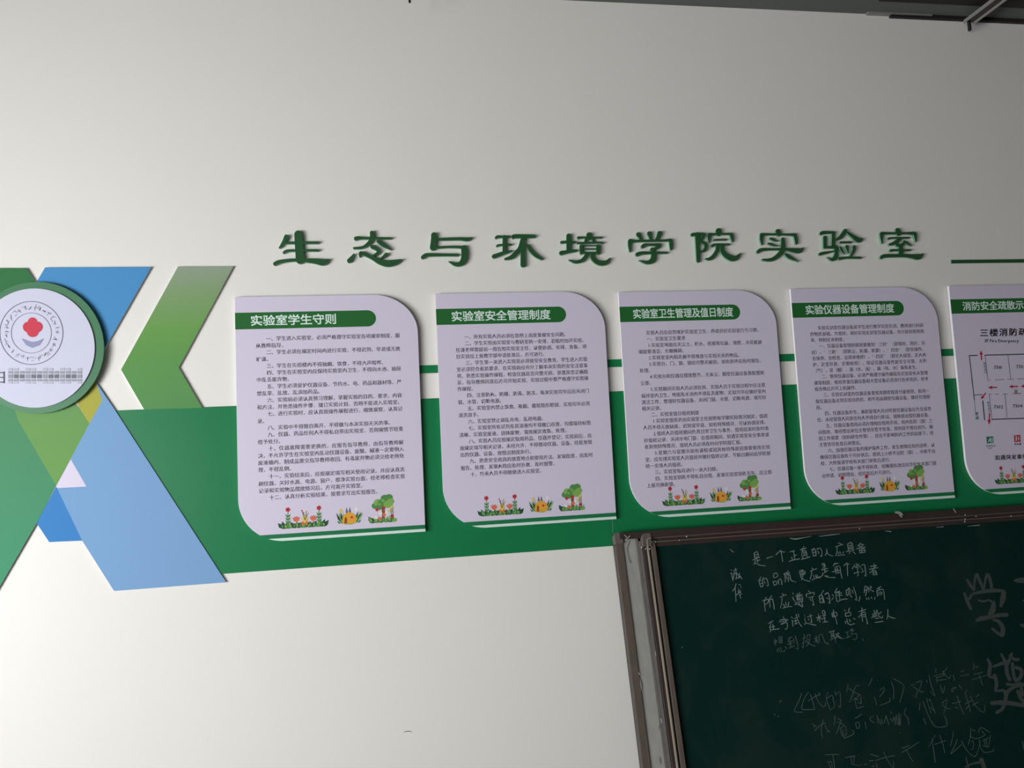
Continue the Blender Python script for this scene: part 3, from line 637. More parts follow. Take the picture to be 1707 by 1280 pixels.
for i in range(5):
    uv = lambda u, v, i=i: (PX[i]+u*PW, PY[i]-v*PH)
    t = thing('notice_board', W(*uv(.5, 1), FZ), 'lavender ' + LAB[i], 'notice board', 'notice boards in a row on the wall')
    tr = [(.75+.25*math.sin(a), .165-.165*math.cos(a)) for a in [PI/2*k/16 for k in range(17)]]
    bl = [(.24-.24*math.sin(a), .825+.175*math.cos(a)) for a in [PI/2*k/16 for k in range(17)]]
    out = [(0, 0)]+tr+[(1, 1)]+bl
    b = MB(); fr = [W(*uv(*p), FZ) for p in out]; bk = [Vector((p.x, -BZ, p.z)) for p in fr]
    b.prism(bk, fr, 0, 1); b.build('panel', [M['panel'], M['panel_edge']], t, bevel=.0006)
    e = FZ+.0003
    S = lambda u, v, e=e: W(*uv(u, v), e)
    def blu(v): return .24-.24*math.sqrt(max(0, 1-((v-.825)/.175)**2)) if v > .825 else 0
    # title bar
    ar = .035; au = ar*PH/PW
    b = MB(); b.poly([S(0, .066), S(0, .135)]+[S(.766-au+au*math.cos(a), .1005+.0345*math.sin(a)) for a in [PI/2-PI*k/16 for k in range(17)]])
    b.build('title_bar', M['bar'], t)
    # foot strips
    b = MB(); N = 10; vv = [.972+.0165*k/N for k in range(N+1)]
    b.poly([S(blu(v), v) for v in vv]+[S(1, .9885), S(1, .972)]); b.build('foot_strip', M['strip'], t)
    b = MB(); vv = [.9885+.0113*k/N for k in range(N+1)]
    b.poly([S(blu(v), v) for v in vv]+[S(1, .9998), S(1, .9885)]); b.build('foot_line', M['line'], t)
    # title
    s_, u0, u1 = TITLE[i]; b = MB(); pu = (u1-u0)/(len(s_)-.08)
    T2 = lambda x, y: W(*uv(x, y), FZ+.0006)
    for k, ch in enumerate(s_):
        if i == 4 and k > 7: break
        put(b, ch, u0-.04*pu+(k+.5)*pu, .1005, pu, -.0455, T2, wt=.017, res=2)
    b.build('title_text', M['ink_white'], t, tri=True)
    # body
    if i in TEXT:
        u0, u1, v0, v1, body_ = TEXT[i]; ls = body_.split('\n'); p = (u1-u0)/29; b = MB()
        for r, l in enumerate(ls):
            cy = v0+(v1-v0)*r/(len(ls)-1)
            x = u0
            # lines that run to the edge are set full width
            nfull = len(l); q = p
            if l[:6].startswith('　　') and nfull in (28, 30) and l[-1] in '解跑': q = p*29/nfull if nfull == 30 else p
            if nfull >= 26:
                ind = 2*p if l.startswith('　　') else 0
                n2 = nfull-(2 if ind else 0)
                if r+1 < len(ls) and not ls[r+1].startswith('　　'): q = (u1-u0-ind)/n2
            for ch in l:
                if ch == '　': x += p; continue
                if ch in '12345':
                    put(b, ch, x+.75*p, cy, p, -.0206, T2, wt=0); put(b, '.', x+1.15*p, cy, p, -.0206, T2, wt=0)
                else: put(b, ch, x+.5*q, cy, p*.99, -.0206, T2, wt=0)
                x += q
        tag(b.build('rule_text', M['ink'], t, tri=True), kind='stuff')
    # illustrations; 100 units = .24 of the width
    U = (.239 if i == 0 else .236)*PW/100
    for nm, fn, u in (('flower_drawing', flowerbed, .205), ('hut_drawing', hut, .505), ('tree_drawing', tree, .672)):
        if i == 4 and nm != 'flower_drawing': continue
        if i == 0: u += .015+(.012 if nm != 'flower_drawing' else 0)
        b = MB(); cnt = [0]
        def add(pts, c):
            cnt[0] += 1
            b.poly([W(uv(u, .951)[0]+x*U, uv(u, .951)[1]+y*U, FZ+.0003+.000008*cnt[0]) for x, y in pts], c)
        fn(add); b.build(nm, PAL, t, tri=True)
    if i == 4:      # floor plan
        z7, z8 = Z(1570, 420, 5.82), Z(1570, 630, 5.82)
        G = lambda zf: (lambda x, y: W(*app(*zf(x, y)), FZ+.0006))
        g7, g8 = G(z7), G(z8)
        b = MB()
        for zf, l in ((g7, ((265,1005,345,1003,9),(266,1003,298,1282,7),(415,1001,1400,975,9),(420,1000,445,1240,3.5),(640,998,668,1230,3.5),(447,1243,468,1242,4),(515,1240,605,1237,4),(638,1235,700,1233,4),(735,1231,800,1229,4),(840,990,868,1225,3.5))),
                      (g8, ((290,0,316,215,7),(316,165,392,160,6),(316,215,326,335,2.5),(397,222,415,408,9),(455,158,480,157,4),(515,157,550,157,4),(590,156,638,155,4),(700,153,770,151,4),(460,160,486,400,3.5),(612,155,633,386,3.5),(485,402,1400,370,9)))):
            for x0, y0, x1, y1, w_ in l: stroke_faces(b, [(x0, y0, w_), (x1, y1, w_)], zf, cap=1)
        b.build('floor_plan', M['ink_black'], t, tri=True)
        def piece(name, m, fn):
            b = MB(); fn(b); return b.build(name, m, t, tri=True)
        g9 = lambda x, y: W(*app(*z8(x, y)), FZ+.0009)
        piece('plan_heading', M['ink_black'], lambda b: [put(b, ch, 410+94*k, 785-2.4*k, 84, -78, g7, wt=.022) for k, ch in enumerate('三楼消防疏')])
        piece('plan_subheading', M['ink_black'], lambda b: word(b, '3F Fire Emergency', 415, 860, 42, g7, wt=.012, sy=-42, track=.02))
        for s_, x, y, g_ in (('7301', 505, 1118, g7), ('7303', 722, 1111, g7), ('7302', 505, 279, g8), ('7304', 690, 271, g8)):
            piece('room_number', M['ink_black'], lambda b: word(b, s_, x, y, 45, g_, wt=.01, sy=-45))
        piece('notice_line', M['ink_black'], lambda b: [put(b, ch, 540+53*k, 773-2*k, 50, -50, g8, wt=.016) for k, ch in enumerate('如遇突发事件')])
        def arrow(b, zf, x0, y0, x1, y1, w_=12):
            stroke_faces(b, [(x0, y0, w_), (x0+(x1-x0)*.6, y0+(y1-y0)*.6, w_)], zf, cap=1)
            dx, dy = x1-x0, y1-y0; l = math.hypot(dx, dy); nx, ny = -dy/l*17, dx/l*17; mx, my = x0+dx*.55, y0+dy*.55
            up = Vector((0, -.0001, 0))
            b.poly([zf(x1, y1)+up, zf(mx+nx, my+ny)+up, zf(mx-nx, my-ny)+up])
        for a_ in ((g7, 386, 1045, 378, 955), (g8, 535, 91, 447, 93), (g8, 735, 82, 650, 84), (g8, 424, 148, 378, 206), (g8, 462, 345, 458, 455), (g8, 840, 78, 765, 80)):
            piece('red_arrow', M['ink_red'], lambda b: arrow(b, *a_))
        piece('red_underline', M['ink_red'], lambda b: stroke_faces(b, [(685,151,4),(765,149,4)], g8, cap=1))
        piece('corridor_mark', M['ink_teal'], lambda b: put(b, '道', 718, 130, 36, -36, g8, wt=.01))
        piece('exit_mark', M['ink_teal'], lambda b: [put(b, '安全出口'[k], 414+3*k, 1082+28*k, 27, -26, g7, wt=.01) for k in range(4)])
        piece('exit_mark', M['ink_teal'], lambda b: [put(b, '安全出口'[k], 450+4*k, 242+27*k, 25, -25, g8, wt=.01) for k in range(4)])
        piece('stair_mark', M['ink_teal'], lambda b: [put(b, '楼梯'[k], 338+5*k, 348+40*k, 32, -36, g8, wt=.01) for k in range(2)])
        ex = piece('exit_pictogram', M['ink_teal'], lambda b: b.poly([g8(432,570), g8(497,565), g8(501,630), g8(437,635)]))
        fe = piece('extinguisher_pictogram', M['ink_red'], lambda b: b.poly([g8(700,556), g8(760,552), g8(764,618), g8(703,622)]))
        for par, sts in ((ex, ([(470,580,9),(472,584,9)],[(470,590,8),(462,606,8),(450,622,6)],[(464,604,6),(478,612,6),(476,624,6)],[(468,592,5),(484,600,5)],[(468,594,5),(452,600,5)],[(488,578,5),(492,624,5)])),
                         (fe, ([(722,572,9),(722,600,9)],[(722,566,5),(716,560,4)],[(744,566,5),(746,606,5)],[(736,588,4),(752,586,4)],[(714,606,4),(730,604,4)]))):
            b = MB()
            for q, st in enumerate(sts): stroke_faces(b, st, lambda x, y: g9(x, y)+Vector((0, -.00002*q, 0)), cap=3)
            b.build('figure', M['ink_white'], par, tri=True)
        def cap1(b):
            for k, ch in enumerate('安全出口'): put(b, ch, 440+23*k, 660-1*k, 21, -21, g8, wt=.012)
            word(b, 'EXIT', 450, 683, 17, g8, wt=.01, sy=-17)
        piece('exit_caption', M['ink_teal'], cap1)
        piece('extinguisher_caption', M['ink_black'], lambda b: [put(b, ch, 713+23*k, 642-1*k, 21, -21, g8, wt=.012) for k, ch in enumerate('灭火器')])

# ------------------------------------------------------------------ leaning chalkboard
def bw(px, py, e=0): return Bd(*app(px, py), e)
BL = Bd(.6975, BY).x*1.0                     # left edge of the outer frame
BL = (bw(1024, 905).x + bw(1046, 1080).x + bw(1069, 1280).x)/3
IL = (bw(1090, 915).x + bw(1116, 1080).x + bw(1144.5, 1280).x)/3
top = Bd(.8, BY)                              # face point on the top edge
dn = Vector((0, -BT, -1)).normalized()        # down along the face
nf = Vector((0, -1, BT)).normalized()         # out of the face
def fb(x, h, e): return Vector((x, top.y, top.z)) + dn*h + nf*e
HB = (top.z - .012)/-dn.z                     # board height down to the floor
RB = BL + 3.6                                 # far right edge (outside the picture)
t = thing('chalkboard', fb(BL+1.8, HB, -.02), 'dark green chalkboard in a worn brown frame leaning against the wall', 'chalkboard')
Wf = IL-BL
th = (bw(1500, 881)-bw(1500, 856.4)).length   # height of the top frame
def fbox(x0, x1, h0, h1, e0, e1, name, m, bev=.001):
    b = MB(); q = [(x0, h0), (x1, h0), (x1, h1), (x0, h1)]
    two = isinstance(m, (list, tuple))
    b.prism([fb(x, h, e0) for x, h in q], [fb(x, h, e1) for x, h in q], 0, 1 if two else None); return b.build(name, m, t, bevel=bev)
fbox(BL+.002, RB-.002, .002, HB-.002, -.028, -.012, 'backing', M['dark_trim'], 0)
fbox(IL-.004, RB-Wf+.004, th-.004, HB-th, -.012, 0, 'writing_surface', M['board'], 0)
f = lambda k: BL+Wf*k
# left side, from the outside in
fbox(f(.01), f(.195), .022, HB, -.020, .007, 'side_rail', [M['brown'], M['brown_dark']], .0008)  # side faces coloured dark to paint the shadow gap along the wall
tag(fbox(f(.195), f(.53), th*.42, HB-.02, -.012, .003, 'dusty_channel', M['dusty'], .001), 'dusty grey flat channel')
fbox(f(.53), f(.595), th*.42, HB-.02, -.012, .0045, 'inner_rail', M['dusty_dark'], .0008)
fbox(f(.60), f(.665), th*.6, HB-.02, -.012, .006, 'inner_rail', M['dusty_dark'], .0008)
fbox(f(.675), f(.76), th*.6, HB-.02, -.012, .010, 'inner_rail', M['brown_dark'], .0015)
fbox(f(.765), f(.815), th*.6, HB-.02, -.012, .014, 'ridge', M['brown_light'], .0015)
fbox(f(.815), f(.87), th*.6, HB-.02, -.012, .006, 'groove', M['brown_dark'], 0)
fbox(f(.87), f(.995), th*.6, HB-.02, -.012, .011, 'inner_rail', M['brown'], .002)
# top rail with its ridges
fbox(f(.12), RB, 0, th*.42, -.028, .012, 'top_rail', M['brown_dark'], .002)
fbox(f(.7), RB-Wf, th*.42, th*.50, -.012, .006, 'ridge', M['brown'], .0006)
fbox(f(.7), RB-Wf, th*.50, th*.66, -.012, .002, 'groove', M['brown_dark'], 0)
fbox(f(.7), RB-Wf, th*.66, th*.76, -.012, .011, 'ridge', M['brown'], .001)
fbox(f(.7), RB-Wf, th*.76, th, -.012, .005, 'inner_rail', M['brown_dark'], .001)
# right side and bottom, outside the picture but part of the board
fbox(RB-Wf, RB-.002, th*.42, HB-.02, -.012, .010, 'side_rail', M['brown'], .002)
fbox(BL, RB, HB-.022, HB, -.028, .012, 'bottom_rail', M['brown_dark'], .002)
fbox(f(.9), RB-Wf, HB-th, HB-.022, -.012, .009, 'bottom_rail', M['brown'], .002)
# corner caps
def capshape(x0, x1, h0, h1, r, e0, e1, name):
    q = [(x0+r-r*math.sin(a), h0+r-r*math.cos(a)) for a in [PI/2*k/8 for k in range(9)]][::-1]
    q = q+[(x1, h0), (x1, h1), (x0, h1)]
    b = MB(); b.prism([fb(x, h, e0) for x, h in q], [fb(x, h, e1) for x, h in q]); return b.build(name, M['cap'], t, bevel=.0015)
tag(capshape(f(0), f(.215), -.001, .036, .013, -.020, .0105, 'corner_cap'), 'worn plastic outer corner cap')
tag(capshape(f(.66), f(.90), th*.16, .052, .014, -.012, .0145, 'corner_cap'), 'worn plastic inner corner cap')
cc = [o for o in bpy.data.objects if o.name.startswith('corner_cap')][-1]
for kx, kh, mm in ((.70, .26, 'cap'), (.79, .48, 'brown_light'), (.86, .72, 'cap')):        # bent ridges of the inner corner
    b = MB(); x0, h0 = f(kx), th*kh; x1, h1 = f(.90), .052; r_ = .009
    pth = [(x0, h1), (x0, h0+r_)]+[(x0+r_-r_*math.cos(a), h0+r_-r_*math.sin(a)) for a in (PI/8, PI/4, 3*PI/8)]+[(x0+r_, h0), (x1, h0)]
    stroke_faces(b, [(x, h, .0035) for x, h in pth], lambda x, h: fb(x, h, .0158), lambda x, h: fb(x, h, .0143), smooth=2, cap=2)
    b.build('ridge', M[mm], cc)
b = MB(); r = .0035
for px, py in ((1047.5,894.5),(1090.5,903.5),(1067.5,913),(1074,915.5),(1081,915.5),(1130,901),(1142,895),(1604,866),(1603.5,870),(1604,859),(1622,861.5),(1680,861),(1706,862),(1429,882)):
    p = bw(px, py, .017)
    rr = r*random.uniform(.5, .8)
    for k in range(6):
        a0, a1 = 2*PI*k/6, 2*PI*(k+1)/6
        b.add([p, p+Vector((rr*math.cos(a0), 0, rr*math.sin(a0)))+nf*-.002, p+Vector((rr*math.cos(a1), 0, rr*math.sin(a1)))+nf*-.002], [(0,1,2)])
o = tag(b.build('rivet_heads', M['dust'], t), kind='stuff')
# paint flakes on the frame
b = MB()
F2 = lambda e: (lambda x, y: bw(x, y, e))
for st, e in (([(1488,855,3),(1495,856,4.5),(1500,859,2)], .016), ([(1584,849,1.5),(1588,855,2)], .016), ([(1495,859,3),(1498,862,3)], .016), ([(1040,901,2),(1046,896,1.5)], .017), ([(1039,893,1.4),(1044,898,1.6)], .017),
              ([(1047,903,2.5),(1043,914,2),(1045,928,1.6),(1048,938,2.5)], .0065), ([(1065,1131,1.8),(1067,1140,2.6),(1068,1150,1.5)], .0065), ([(1063,1121,1.5),(1064,1124,1.5)], .0135),
              ([(1101,1198,2.6),(1102,1204,2.2)], .0065), ([(1097,1208,2.2),(1095,1216,1.6)], .0065), ([(1097,1262,2),(1098,1272,2.4)], .0065), ([(1091,1085,1.5),(1092,1092,2)], .0085)):
    stroke_faces(b, st, F2(e), cap=3, smooth=3)
tag(b.build('paint_flakes', pm('flake', 160,154,148), t, tri=True), kind='stuff')

# chalk writing, traced stroke by stroke ("x,y x,y; ..." in a magnified view)
def chalk(name, ox, oy, s, txt, wd, m, e=.0008, jit=.25):
    z = Z(ox, oy, s); b = MB()
    for k, st in enumerate(txt.replace('\n', ' ').split(';')):
        pts = [tuple(map(float, p.split(','))) for p in st.split()]
        if not pts: continue
        if len(pts) == 1: pts.append((pts[0][0]+s*.6, pts[0][1]+s*.6))
        P = [(x, y, wd*s*random.uniform(1-jit, 1+jit)) for x, y in pts]
        ee = e+.00001*(k % 20)
        stroke_faces(b, P, lambda x, y: bw(*z(x, y), ee), cap=2, smooth=3)
    return tag(b.build(name, m, t, tri=True), kind='stuff')
CW = 1.25
chalk('chalk_writing', 1240, 890, 12.193, '''205,390 220,490 ;205,390 270,360 295,440 ;215,430 290,410;215,480 295,455;180,530 250,500 320,470;255,500 280,580;265,545 330,525;235,540 200,620;220,590 260,605 330,635 430,645;
460,495 520,475 590,455; 650,420 750,330;740,340 790,365 830,365;750,345 770,450 785,560;
930,365 980,350 1025,340;1005,350 1020,430 1030,520;1020,450 1070,425;970,470 985,525;915,560 1000,530 1130,505;
1220,250 1190,300 1150,320;1150,325 1260,285;1190,330 1175,420 1200,490;1195,350 1260,340 1285,460;1200,380 1255,370;1210,410 1265,400;1210,440 1270,430;1170,515 1250,495 1340,462;
1430,290 1380,320 1375,330;1385,330 1400,400 1410,450;1385,335 1450,320 1465,440;1400,380 1450,370;1415,450 1450,440;1480,300 1490,320 1500,300 1560,295 1585,380 1575,455 1550,440;1500,350 1520,395;
1680,310 1675,390 1650,430;
340,870 315,930 300,955;305,960 320,1020 350,1080;310,960 370,940 385,1050 350,1075;330,1010 375,1000;395,880 380,930;390,925 450,900 480,960 495,1050 460,1045;410,960 430,1000;
600,850 610,890 680,860 670,795 610,810 600,845;590,970 610,1040;590,975 650,960 665,1020 610,1040;690,950 710,1020;700,950 740,910 765,960 770,1030;
905,740 860,790 810,810;820,810 840,900 835,980;820,815 930,780;850,830 920,810;850,850 880,920;880,840 930,830 945,900;900,860 905,920 900,970;935,900 960,940 1010,965;1045,960 1050,985;
1120,750 1200,730;1130,780 1160,860;1140,780 1220,750 1245,800 1180,840;1150,820 1230,790;1190,740 1200,840 1170,930;1150,870 1220,930 1340,965;
1380,690 1400,710;1350,760 1400,730 1480,705;1380,740 1370,830 1345,915;1410,840 1430,890;1450,830 1465,875;1490,830 1480,870;1385,935 1450,905 1560,880;
1590,620 1630,600 1650,670 1600,690;1600,650 1640,640;1580,730 1700,700;1640,710 1650,790;1650,770 1690,750;1610,790 1590,850;1640,850 1707,860''', CW, M['chalk'])
chalk('chalk_writing', 1360, 890, 12.193, '''215,300 225,370 190,430;220,370 260,420 340,445;450,180 530,210;400,260 460,240 540,212;430,270 425,370 400,445;450,370 460,410;485,360 495,400;560,360 545,400;440,440 510,430 590,425;
640,210 655,300 660,340;650,200 720,175 750,240 760,325;665,240 735,225;665,275 740,262;665,305 745,295;620,355 700,345 780,325;690,350 680,400;750,360 800,400;
905,180 880,215 840,245;890,205 970,215;970,215 900,270 820,305;860,230 930,270 1010,265;880,300 890,385;880,305 980,300 1000,370;890,340 985,330;895,385 1000,370;930,300 935,380;
120,620 160,600 180,670 140,690;140,650 175,640;110,730 220,700;170,720 180,790;180,770 240,745;140,790 110,860 0,880;180,850 250,880 390,885;
390,590 350,650;380,610 450,595;385,680 400,790;390,680 480,650 500,780 530,900;400,720 430,730;330,770 500,730;410,800 480,780;430,680 450,770;
570,640 630,590;640,600 680,620;635,610 640,730 645,850;770,620 780,645;815,600 825,630;860,600 850,635;740,710 760,670 880,650 900,690;800,690 850,680 840,740;770,800 880,770;840,740 860,830 840,850;
920,640 980,620 1000,700 1015,850 990,840;930,700 950,740;920,780 970,760;1180,600 1185,700;1110,660 1230,640;1080,720 1170,700 1260,685;1210,650 1150,740 1090,790;1150,750 1160,830;1155,755 1210,745 1240,830;1160,790 1215,780;1165,830 1230,820''', CW, M['chalk'])
chalk('chalk_writing', 1260, 970, 14.225, '''250,360 215,400;160,440 280,410;195,440 205,560 220,690;200,440 290,410 290,480 210,545;370,330 320,400;300,430 400,400;320,430 335,600;390,400 420,520 435,650;
620,280 660,300;570,360 640,330 720,300;620,370 610,490 580,620;650,530 685,590;700,480 720,550;775,480 765,560;645,620 730,590 850,580;
870,260 885,290;865,360 890,385;880,400 940,470;970,270 990,300;1040,250 1020,290;930,330 1090,300;990,340 1000,430;960,350 1090,330 1110,420;970,350 980,430;1040,340 1030,400;980,400 1090,385;980,430 1100,420;930,500 1120,450;1080,460 1110,580;1020,510 1050,540;920,540 1000,530 1100,590;
1240,205 1290,250;1190,290 1200,360;1190,290 1290,265 1380,250 1375,310;1250,370 1360,345;1330,350 1350,450 1375,555 1340,530;1280,400 1310,440;
1600,200 1560,270 1490,350;1500,350 1520,480;1510,330 1570,320 1620,490;1520,400 1580,390;1530,490 1570,480;1640,290 1700,270;
290,980 340,960 410,920;350,930 350,1000 320,1080;330,1050 340,1110 345,1180;400,1000 420,1130;370,1070 440,1050;370,1130 460,1120 550,1105;
650,820 665,880;570,900 720,880;545,940 640,930 760,895;740,900 680,960 590,1010;650,960 640,1000;600,990 720,960;740,960 745,1060 720,1120 690,1105;
840,830 865,855;845,910 870,920 865,1000 880,1050;900,870 960,850;910,930 970,910;935,900 950,990;910,1000 980,980;950,770 990,900 1040,1000 1085,1050;1000,760 1020,830;
1150,790 1155,810;1155,850 1160,870;1160,890 1180,960;1150,1000 1210,975 1300,1000 1420,1025;1220,830 1330,790;1280,770 1310,870 1325,960 1290,940;1240,880 1260,900;
1480,760 1490,800;1440,850 1530,810;1490,820 1520,950;1480,850 1460,920;1510,840 1590,890;1570,700 1610,670 1640,740 1590,760 1570,700;1570,800 1650,780;1610,790 1640,930;1590,860 1650,850;1590,955 1700,940''', CW, M['chalk'])
chalk('chalk_writing', 1370, 970, 13.13, '''0,300 30,450;60,270 130,230 160,330 175,460 140,450;100,350 140,370;230,280 250,300;215,390 250,340;330,140 280,230;300,220 320,400 340,430;300,230 390,200;340,240 430,240;340,290 440,290;370,220 390,380;340,430 450,380 560,370;
530,180 540,290;580,130 590,250;540,190 600,130 625,250;590,240 560,300;600,260 650,330;660,180 680,250;690,110 740,270 760,400 720,370;825,310 830,350 805,420;
940,90 925,230;940,100 990,110 970,230 950,300;930,190 975,170;1020,110 1030,220;1010,150 1080,130;1060,90 1080,110;1050,160 1130,210;970,350 985,385;1015,340 1030,375;1080,330 1090,365;1160,335 1150,380;
1200,150 1290,100;1260,120 1230,190;1200,190 1215,310;1200,190 1330,160 1360,260 1370,380;1245,220 1250,290;1280,210 1290,290;1310,220 1320,270;
250,610 250,760;215,680 230,760;215,690 310,660 325,740 230,765;260,700 300,800 330,920;
490,610 515,630;600,570 580,640;510,680 520,750;510,690 610,660 630,730 520,750;510,860 525,910;540,800 560,880 610,935 710,910;600,820 625,870;680,790 730,820;
800,650 960,600;870,570 880,620 860,700 800,770;860,680 890,860;870,680 940,660 960,760 1000,910 980,900;880,720 940,710;890,760 950,750;
1110,700 1120,770;1140,620 1150,760;1190,620 1180,750;1080,780 1210,740;1150,690 1180,680;1210,620 1240,740;1300,650 1250,700;1240,740 1310,790 1330,740;1170,800 1240,790;1160,885 1240,875 1330,860;
1440,600 1440,720 1425,810;1450,740 1510,775 1600,795;
160,1095 270,1065;200,1100 210,1220;250,1090 270,1230;205,1140 250,1130;205,1180 260,1170;320,1130 370,1120 300,1230;320,1150 420,1230''', CW, M['chalk'])
chalk('chalk_writing', 1270, 1040, 9.483, '''180,280 240,260;205,240 220,340;215,280 190,320;225,280 245,290;270,210 275,300;270,210 310,200 315,290;275,240 310,235;275,270 312,265;275,300 320,290;240,400 250,445;260,380 290,430 350,430 360,410;290,370 305,400;370,360 395,390;
410,230 470,205;450,215 410,280 490,260;440,270 455,350;410,320 480,300;430,380 510,345;500,230 510,300;525,190 550,270 575,390 540,380;
640,230 690,210;670,170 660,260 650,375 635,360;630,310 690,280;720,170 710,230;720,180 760,165 755,210;700,260 760,240 720,330 700,350;700,270 760,320 840,350;
830,230 880,210;855,180 860,290;855,230 835,290;865,240 885,300;900,180 905,290;900,180 945,160 970,220 1000,290 1050,320 1040,300;
1060,135 1130,105;1090,130 1100,240;1120,120 1150,200 1170,300;1090,170 1130,160;1095,200 1140,190;1080,250 1150,220;1160,160 1210,150 1150,230;1170,170 1220,220 1300,230;
1325,135 1370,120;1350,130 1360,210;1330,220 1400,190;1390,100 1440,70 1410,110 1460,100;1420,120 1410,160;1420,165 1490,150 1500,200 1480,245 1440,235;1590,225 1600,265''', CW, M['chalk_faint'])
chalk('chalk_writing', 1200, 930, 16, '''285,325 315,322;280,420 310,400 330,500 345,600;340,600 365,500 380,360;360,330 460,300;410,270 440,400 510,470 590,555;380,440 430,400 440,480 440,560 415,540;520,400 510,480 480,540;500,530 560,480;
430,690 400,790 340,880;405,800 415,950 430,1160;500,705 545,725;570,770 560,790;490,810 500,830;480,880 540,860;480,910 560,900;430,985 490,950 560,910;520,980 580,960;520,980 560,1075''', CW*.95, M['chalk'])
chalk('chalk_writing', 1300, 1100, 8.535, '''310,470 265,590 205,730 330,740;405,455 340,560 310,690 400,705 500,700;430,480 470,600 490,705;400,580 500,520 575,490;500,480 540,580 590,650 640,660 650,600;550,460 575,490;
685,455 660,550 690,640 715,710;665,550 740,500 760,580 775,660 715,710;780,440 790,500;790,500 850,450 860,560 860,670 830,650;800,590;
965,345 965,400 945,450;985,400 1060,460 1140,490;1125,365 1080,370 1040,470 995,600;1060,540 1110,570;1045,570 1090,545;1070,580 1090,680;1080,560 1140,490 1155,610;1110,610 1160,615;1090,690 1190,660;1190,530;
1310,255 1290,310 1258,370;1390,290;1420,430 1480,390 1480,440 1420,520;1345,530 1360,580 1380,640;1420,645 1560,590 1560,540;1585,310 1620,430 1615,550;1615,265 1707,310;
450,905 515,940;480,950 500,940;490,1010 560,940 645,895;615,850 590,950 595,1060 610,1100;640,930 690,1025 700,1000;780,800 780,860 765,930;820,830 870,860;810,880 910,920;870,850 840,950 800,1050;
855,970 880,1060 920,1110;860,970 930,940 945,1060;890,990 900,1060;900,1075 940,1060;920,1110 1050,1050 1030,1000;1065,825 1120,800 1165,765;1075,900 1090,965;1080,900 1120,885 1130,960 1090,970;1210,880 1230,985;
1330,800 1285,815 1290,860 1340,890;1380,790 1400,900;1400,830 1440,920;1440,840 1460,900;1510,790 1480,900;1510,800 1550,920;1570,830 1600,880 1610,830;1640,800 1640,920;1690,770 1690,930;1570,730 1590,755;0,590''', CW*.85, M['chalk_faint'])
chalk('chalk_writing', 1490, 1100, 7.11, '''0,225 60,255 115,300 115,340 70,500;200,300 240,290;260,270 330,250 300,350;230,320 320,375 350,375;280,370 255,450;230,420;385,240 395,270;415,180 440,300 490,430 430,370;
490,100 500,150;630,95 590,140;470,190 600,155;580,130 590,180;500,200 510,265;510,210 600,180;520,240 620,230;600,160 650,220 670,180;700,180 720,240;550,300 580,395 600,310;635,345;735,320 690,340 690,380 735,320;765,290 800,340;
790,140 830,125;785,190 890,170;945,40 945,110;960,80 1000,80;950,170 1050,145;930,235 1100,180;1010,170 1030,240 1050,300;
310,510 300,595;345,490 400,640 470,770 540,795 630,770 600,660;385,450 410,540 440,630;420,460 470,570 490,630;400,480 440,470;440,560 470,600;350,690 380,765;
570,510 630,470 610,560 590,630;575,530 620,570 670,580;690,515 790,490;750,425 780,530 830,645;720,560 760,570;840,390 880,500 905,615;840,520 920,480;850,580 890,540;905,430 960,530 1040,610 1075,610 1075,530;930,540 1000,495;970,440 1005,410;860,350 850,390;
0,680 20,765;30,650 40,760;60,630 65,760;80,640 75,765;145,570 120,630 160,680 180,765;68,860;
490,890 410,1030;450,930 470,1070 490,1215;480,1000 610,955;540,890 580,1000 600,1100;705,850 690,940 665,1020;750,940 720,1020 670,1115 800,1000;800,960 850,1050 910,1120 965,1140 1000,1060 1020,960;
910,810 905,900 880,1000;900,900 960,930 1020,920 1080,890;920,825 960,840;920,970 940,960 940,1040 910,1060;1000,860 1035,800 1140,860;1040,840 1080,890;1010,940 1030,1050 1080,1095 1180,1075 1175,1050;1050,960 1120,920;1145,890 1120,1020;1070,940 1080,1010;1095,940 1100,1020;1050,1015 1120,1030;
1520,960 1540,1060;90,1095 190,1040 300,970;90,1040 130,1035 180,1010;150,1070 180,1130 225,1205''', CW*.85, M['chalk_faint'])
chalk('chalk_writing', 1360, 1180, 8.535, '''130,665 325,658;240,670 255,760 265,854;160,765 220,765;185,790 205,854;225,775 230,854;415,705 555,680;500,690 510,800;545,690 540,790;510,800 620,820;640,800;600,665;690,805 720,800;
780,655 890,695;760,750 820,745;850,745 960,710 1120,675;960,620 1000,710 1090,854;860,790 870,854;800,835 830,820;1100,760 1105,854''', CW*.85, M['chalk_faint'])
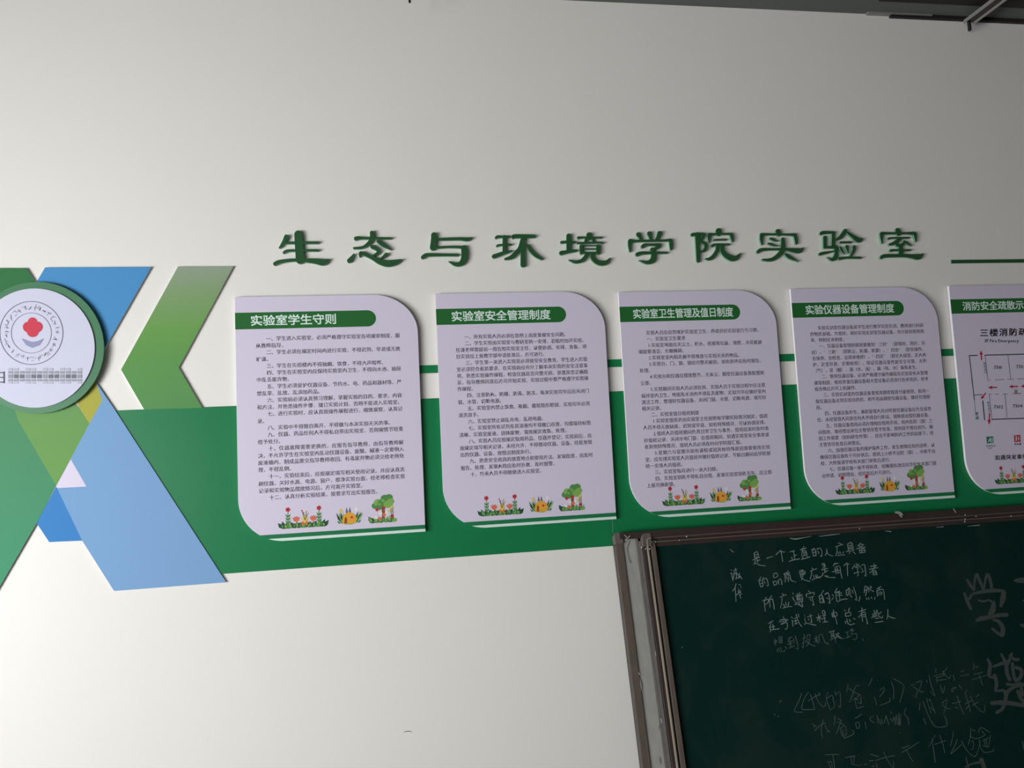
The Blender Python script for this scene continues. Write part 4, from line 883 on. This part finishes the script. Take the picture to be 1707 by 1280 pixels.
# large chalk characters drawn with the side of the chalk
def wide(ox, oy, s, txt):
    z = Z(ox, oy, s); b = MB()
    for k, st in enumerate(txt.replace('\n', ' ').split(';')):
        P = [tuple(map(float, p.split(','))) for p in st.split()]
        if not P: continue
        ee = .0004+.00001*k
        stroke_faces(b, P, lambda x, y: bw(*z(x, y), ee), cap=3, smooth=4)
    return b.build('large_chalk_character', M['chalk_wide'], t, tri=True)
wide(1560, 940, 9.143, '''480,245,40 530,330,46 575,390,44;585,390,34 590,270,30 610,160,36;625,160,50 670,260,46 720,375,48;735,370,30 750,260,34 775,160,44;800,160,40 830,260,52 850,360,46;
435,450,40 480,570,50 530,680,48;510,530,44 560,460,36 700,425,52 850,405,60 960,405,52 1020,410,40;1035,430,70 1020,530,84 990,640,44;650,550,30 720,570,34 800,550,30 850,570,40;
880,590,60 870,680,90 840,760,84 835,800,70;620,860,40 700,830,70 850,805,50 960,780,60 1080,775,60;880,850,40 960,880,56 1020,980,70 1010,1080,70;1010,1090,50 940,1050,44 860,985,40''')
for q in ('1195,255,30 1260,250,70 1400,245,90', '1330,555,30 1380,570,40', '1300,930,40 1380,950,80'): wide(1560, 940, 9.143, q)
wide(1560, 1090, 6.735, '''580,60,30 610,120,40 600,200,44 600,250,36 650,265,28;660,240,40 680,330,40 670,410,34;690,415,24 760,410,32 780,450,36;650,140,30 700,120,34 800,90,44;735,0,24 765,60,36 800,100,36;
850,0,34 820,80,34 810,110,30;830,20,30 880,60,34 925,60,36;790,130,44 800,220,44 830,290,40;860,110,40 870,220,40 890,290,36;900,150,40 960,180,40 950,260,44 900,300,38;
800,340,34 880,345,30 950,325,30;1000,340,36 880,370,36 800,430,44 780,520,44;630,550,44 740,545,52 860,555,50 990,580,40;770,560,40 740,620,38 685,655,38;920,420,40 950,490,44 985,540,40;960,380,36 970,460,36''')
wide(1560, 1090, 6.735, '340,1165,14 365,1280,16;330,1270,16 400,1235,20 490,1215,26;510,1185,50 545,1280,44')
# a few crumbs of chalk
b = MB()
for px, py in ((1291,1191),(1297,1194),(1301,1168),(1137,1079),(1100,970),(1098,954),(1101,988)):
    p = bw(px, py, .0012); rr = .0016
    b.poly([p+Vector((rr*math.cos(2*PI*k/6), 0, rr*math.sin(2*PI*k/6))) for k in range(6)])
for st in ([(1316,896.5,.8),(1325,898.5,2.4),(1340,896,1.2),(1352,894,.6)],[(1365,894,.8),(1385,891.5,1.6),(1400,890,.6)],[(1475,885,.8),(1485,886,1.8)],[(1560,879,.6),(1572,878,1.4)],[(1612,877,.6),(1632,875.5,1.6)],[(1216,915,.7),(1222,920,1.4)]):
    stroke_faces(b, st, F2(.0012), cap=2, smooth=3)
tag(b.build('chalk_crumbs', M['chalk'], t, tri=True), kind='stuff')

C.objects.unlink(_fo); bpy.data.objects.remove(_fo); bpy.data.curves.remove(_fc)
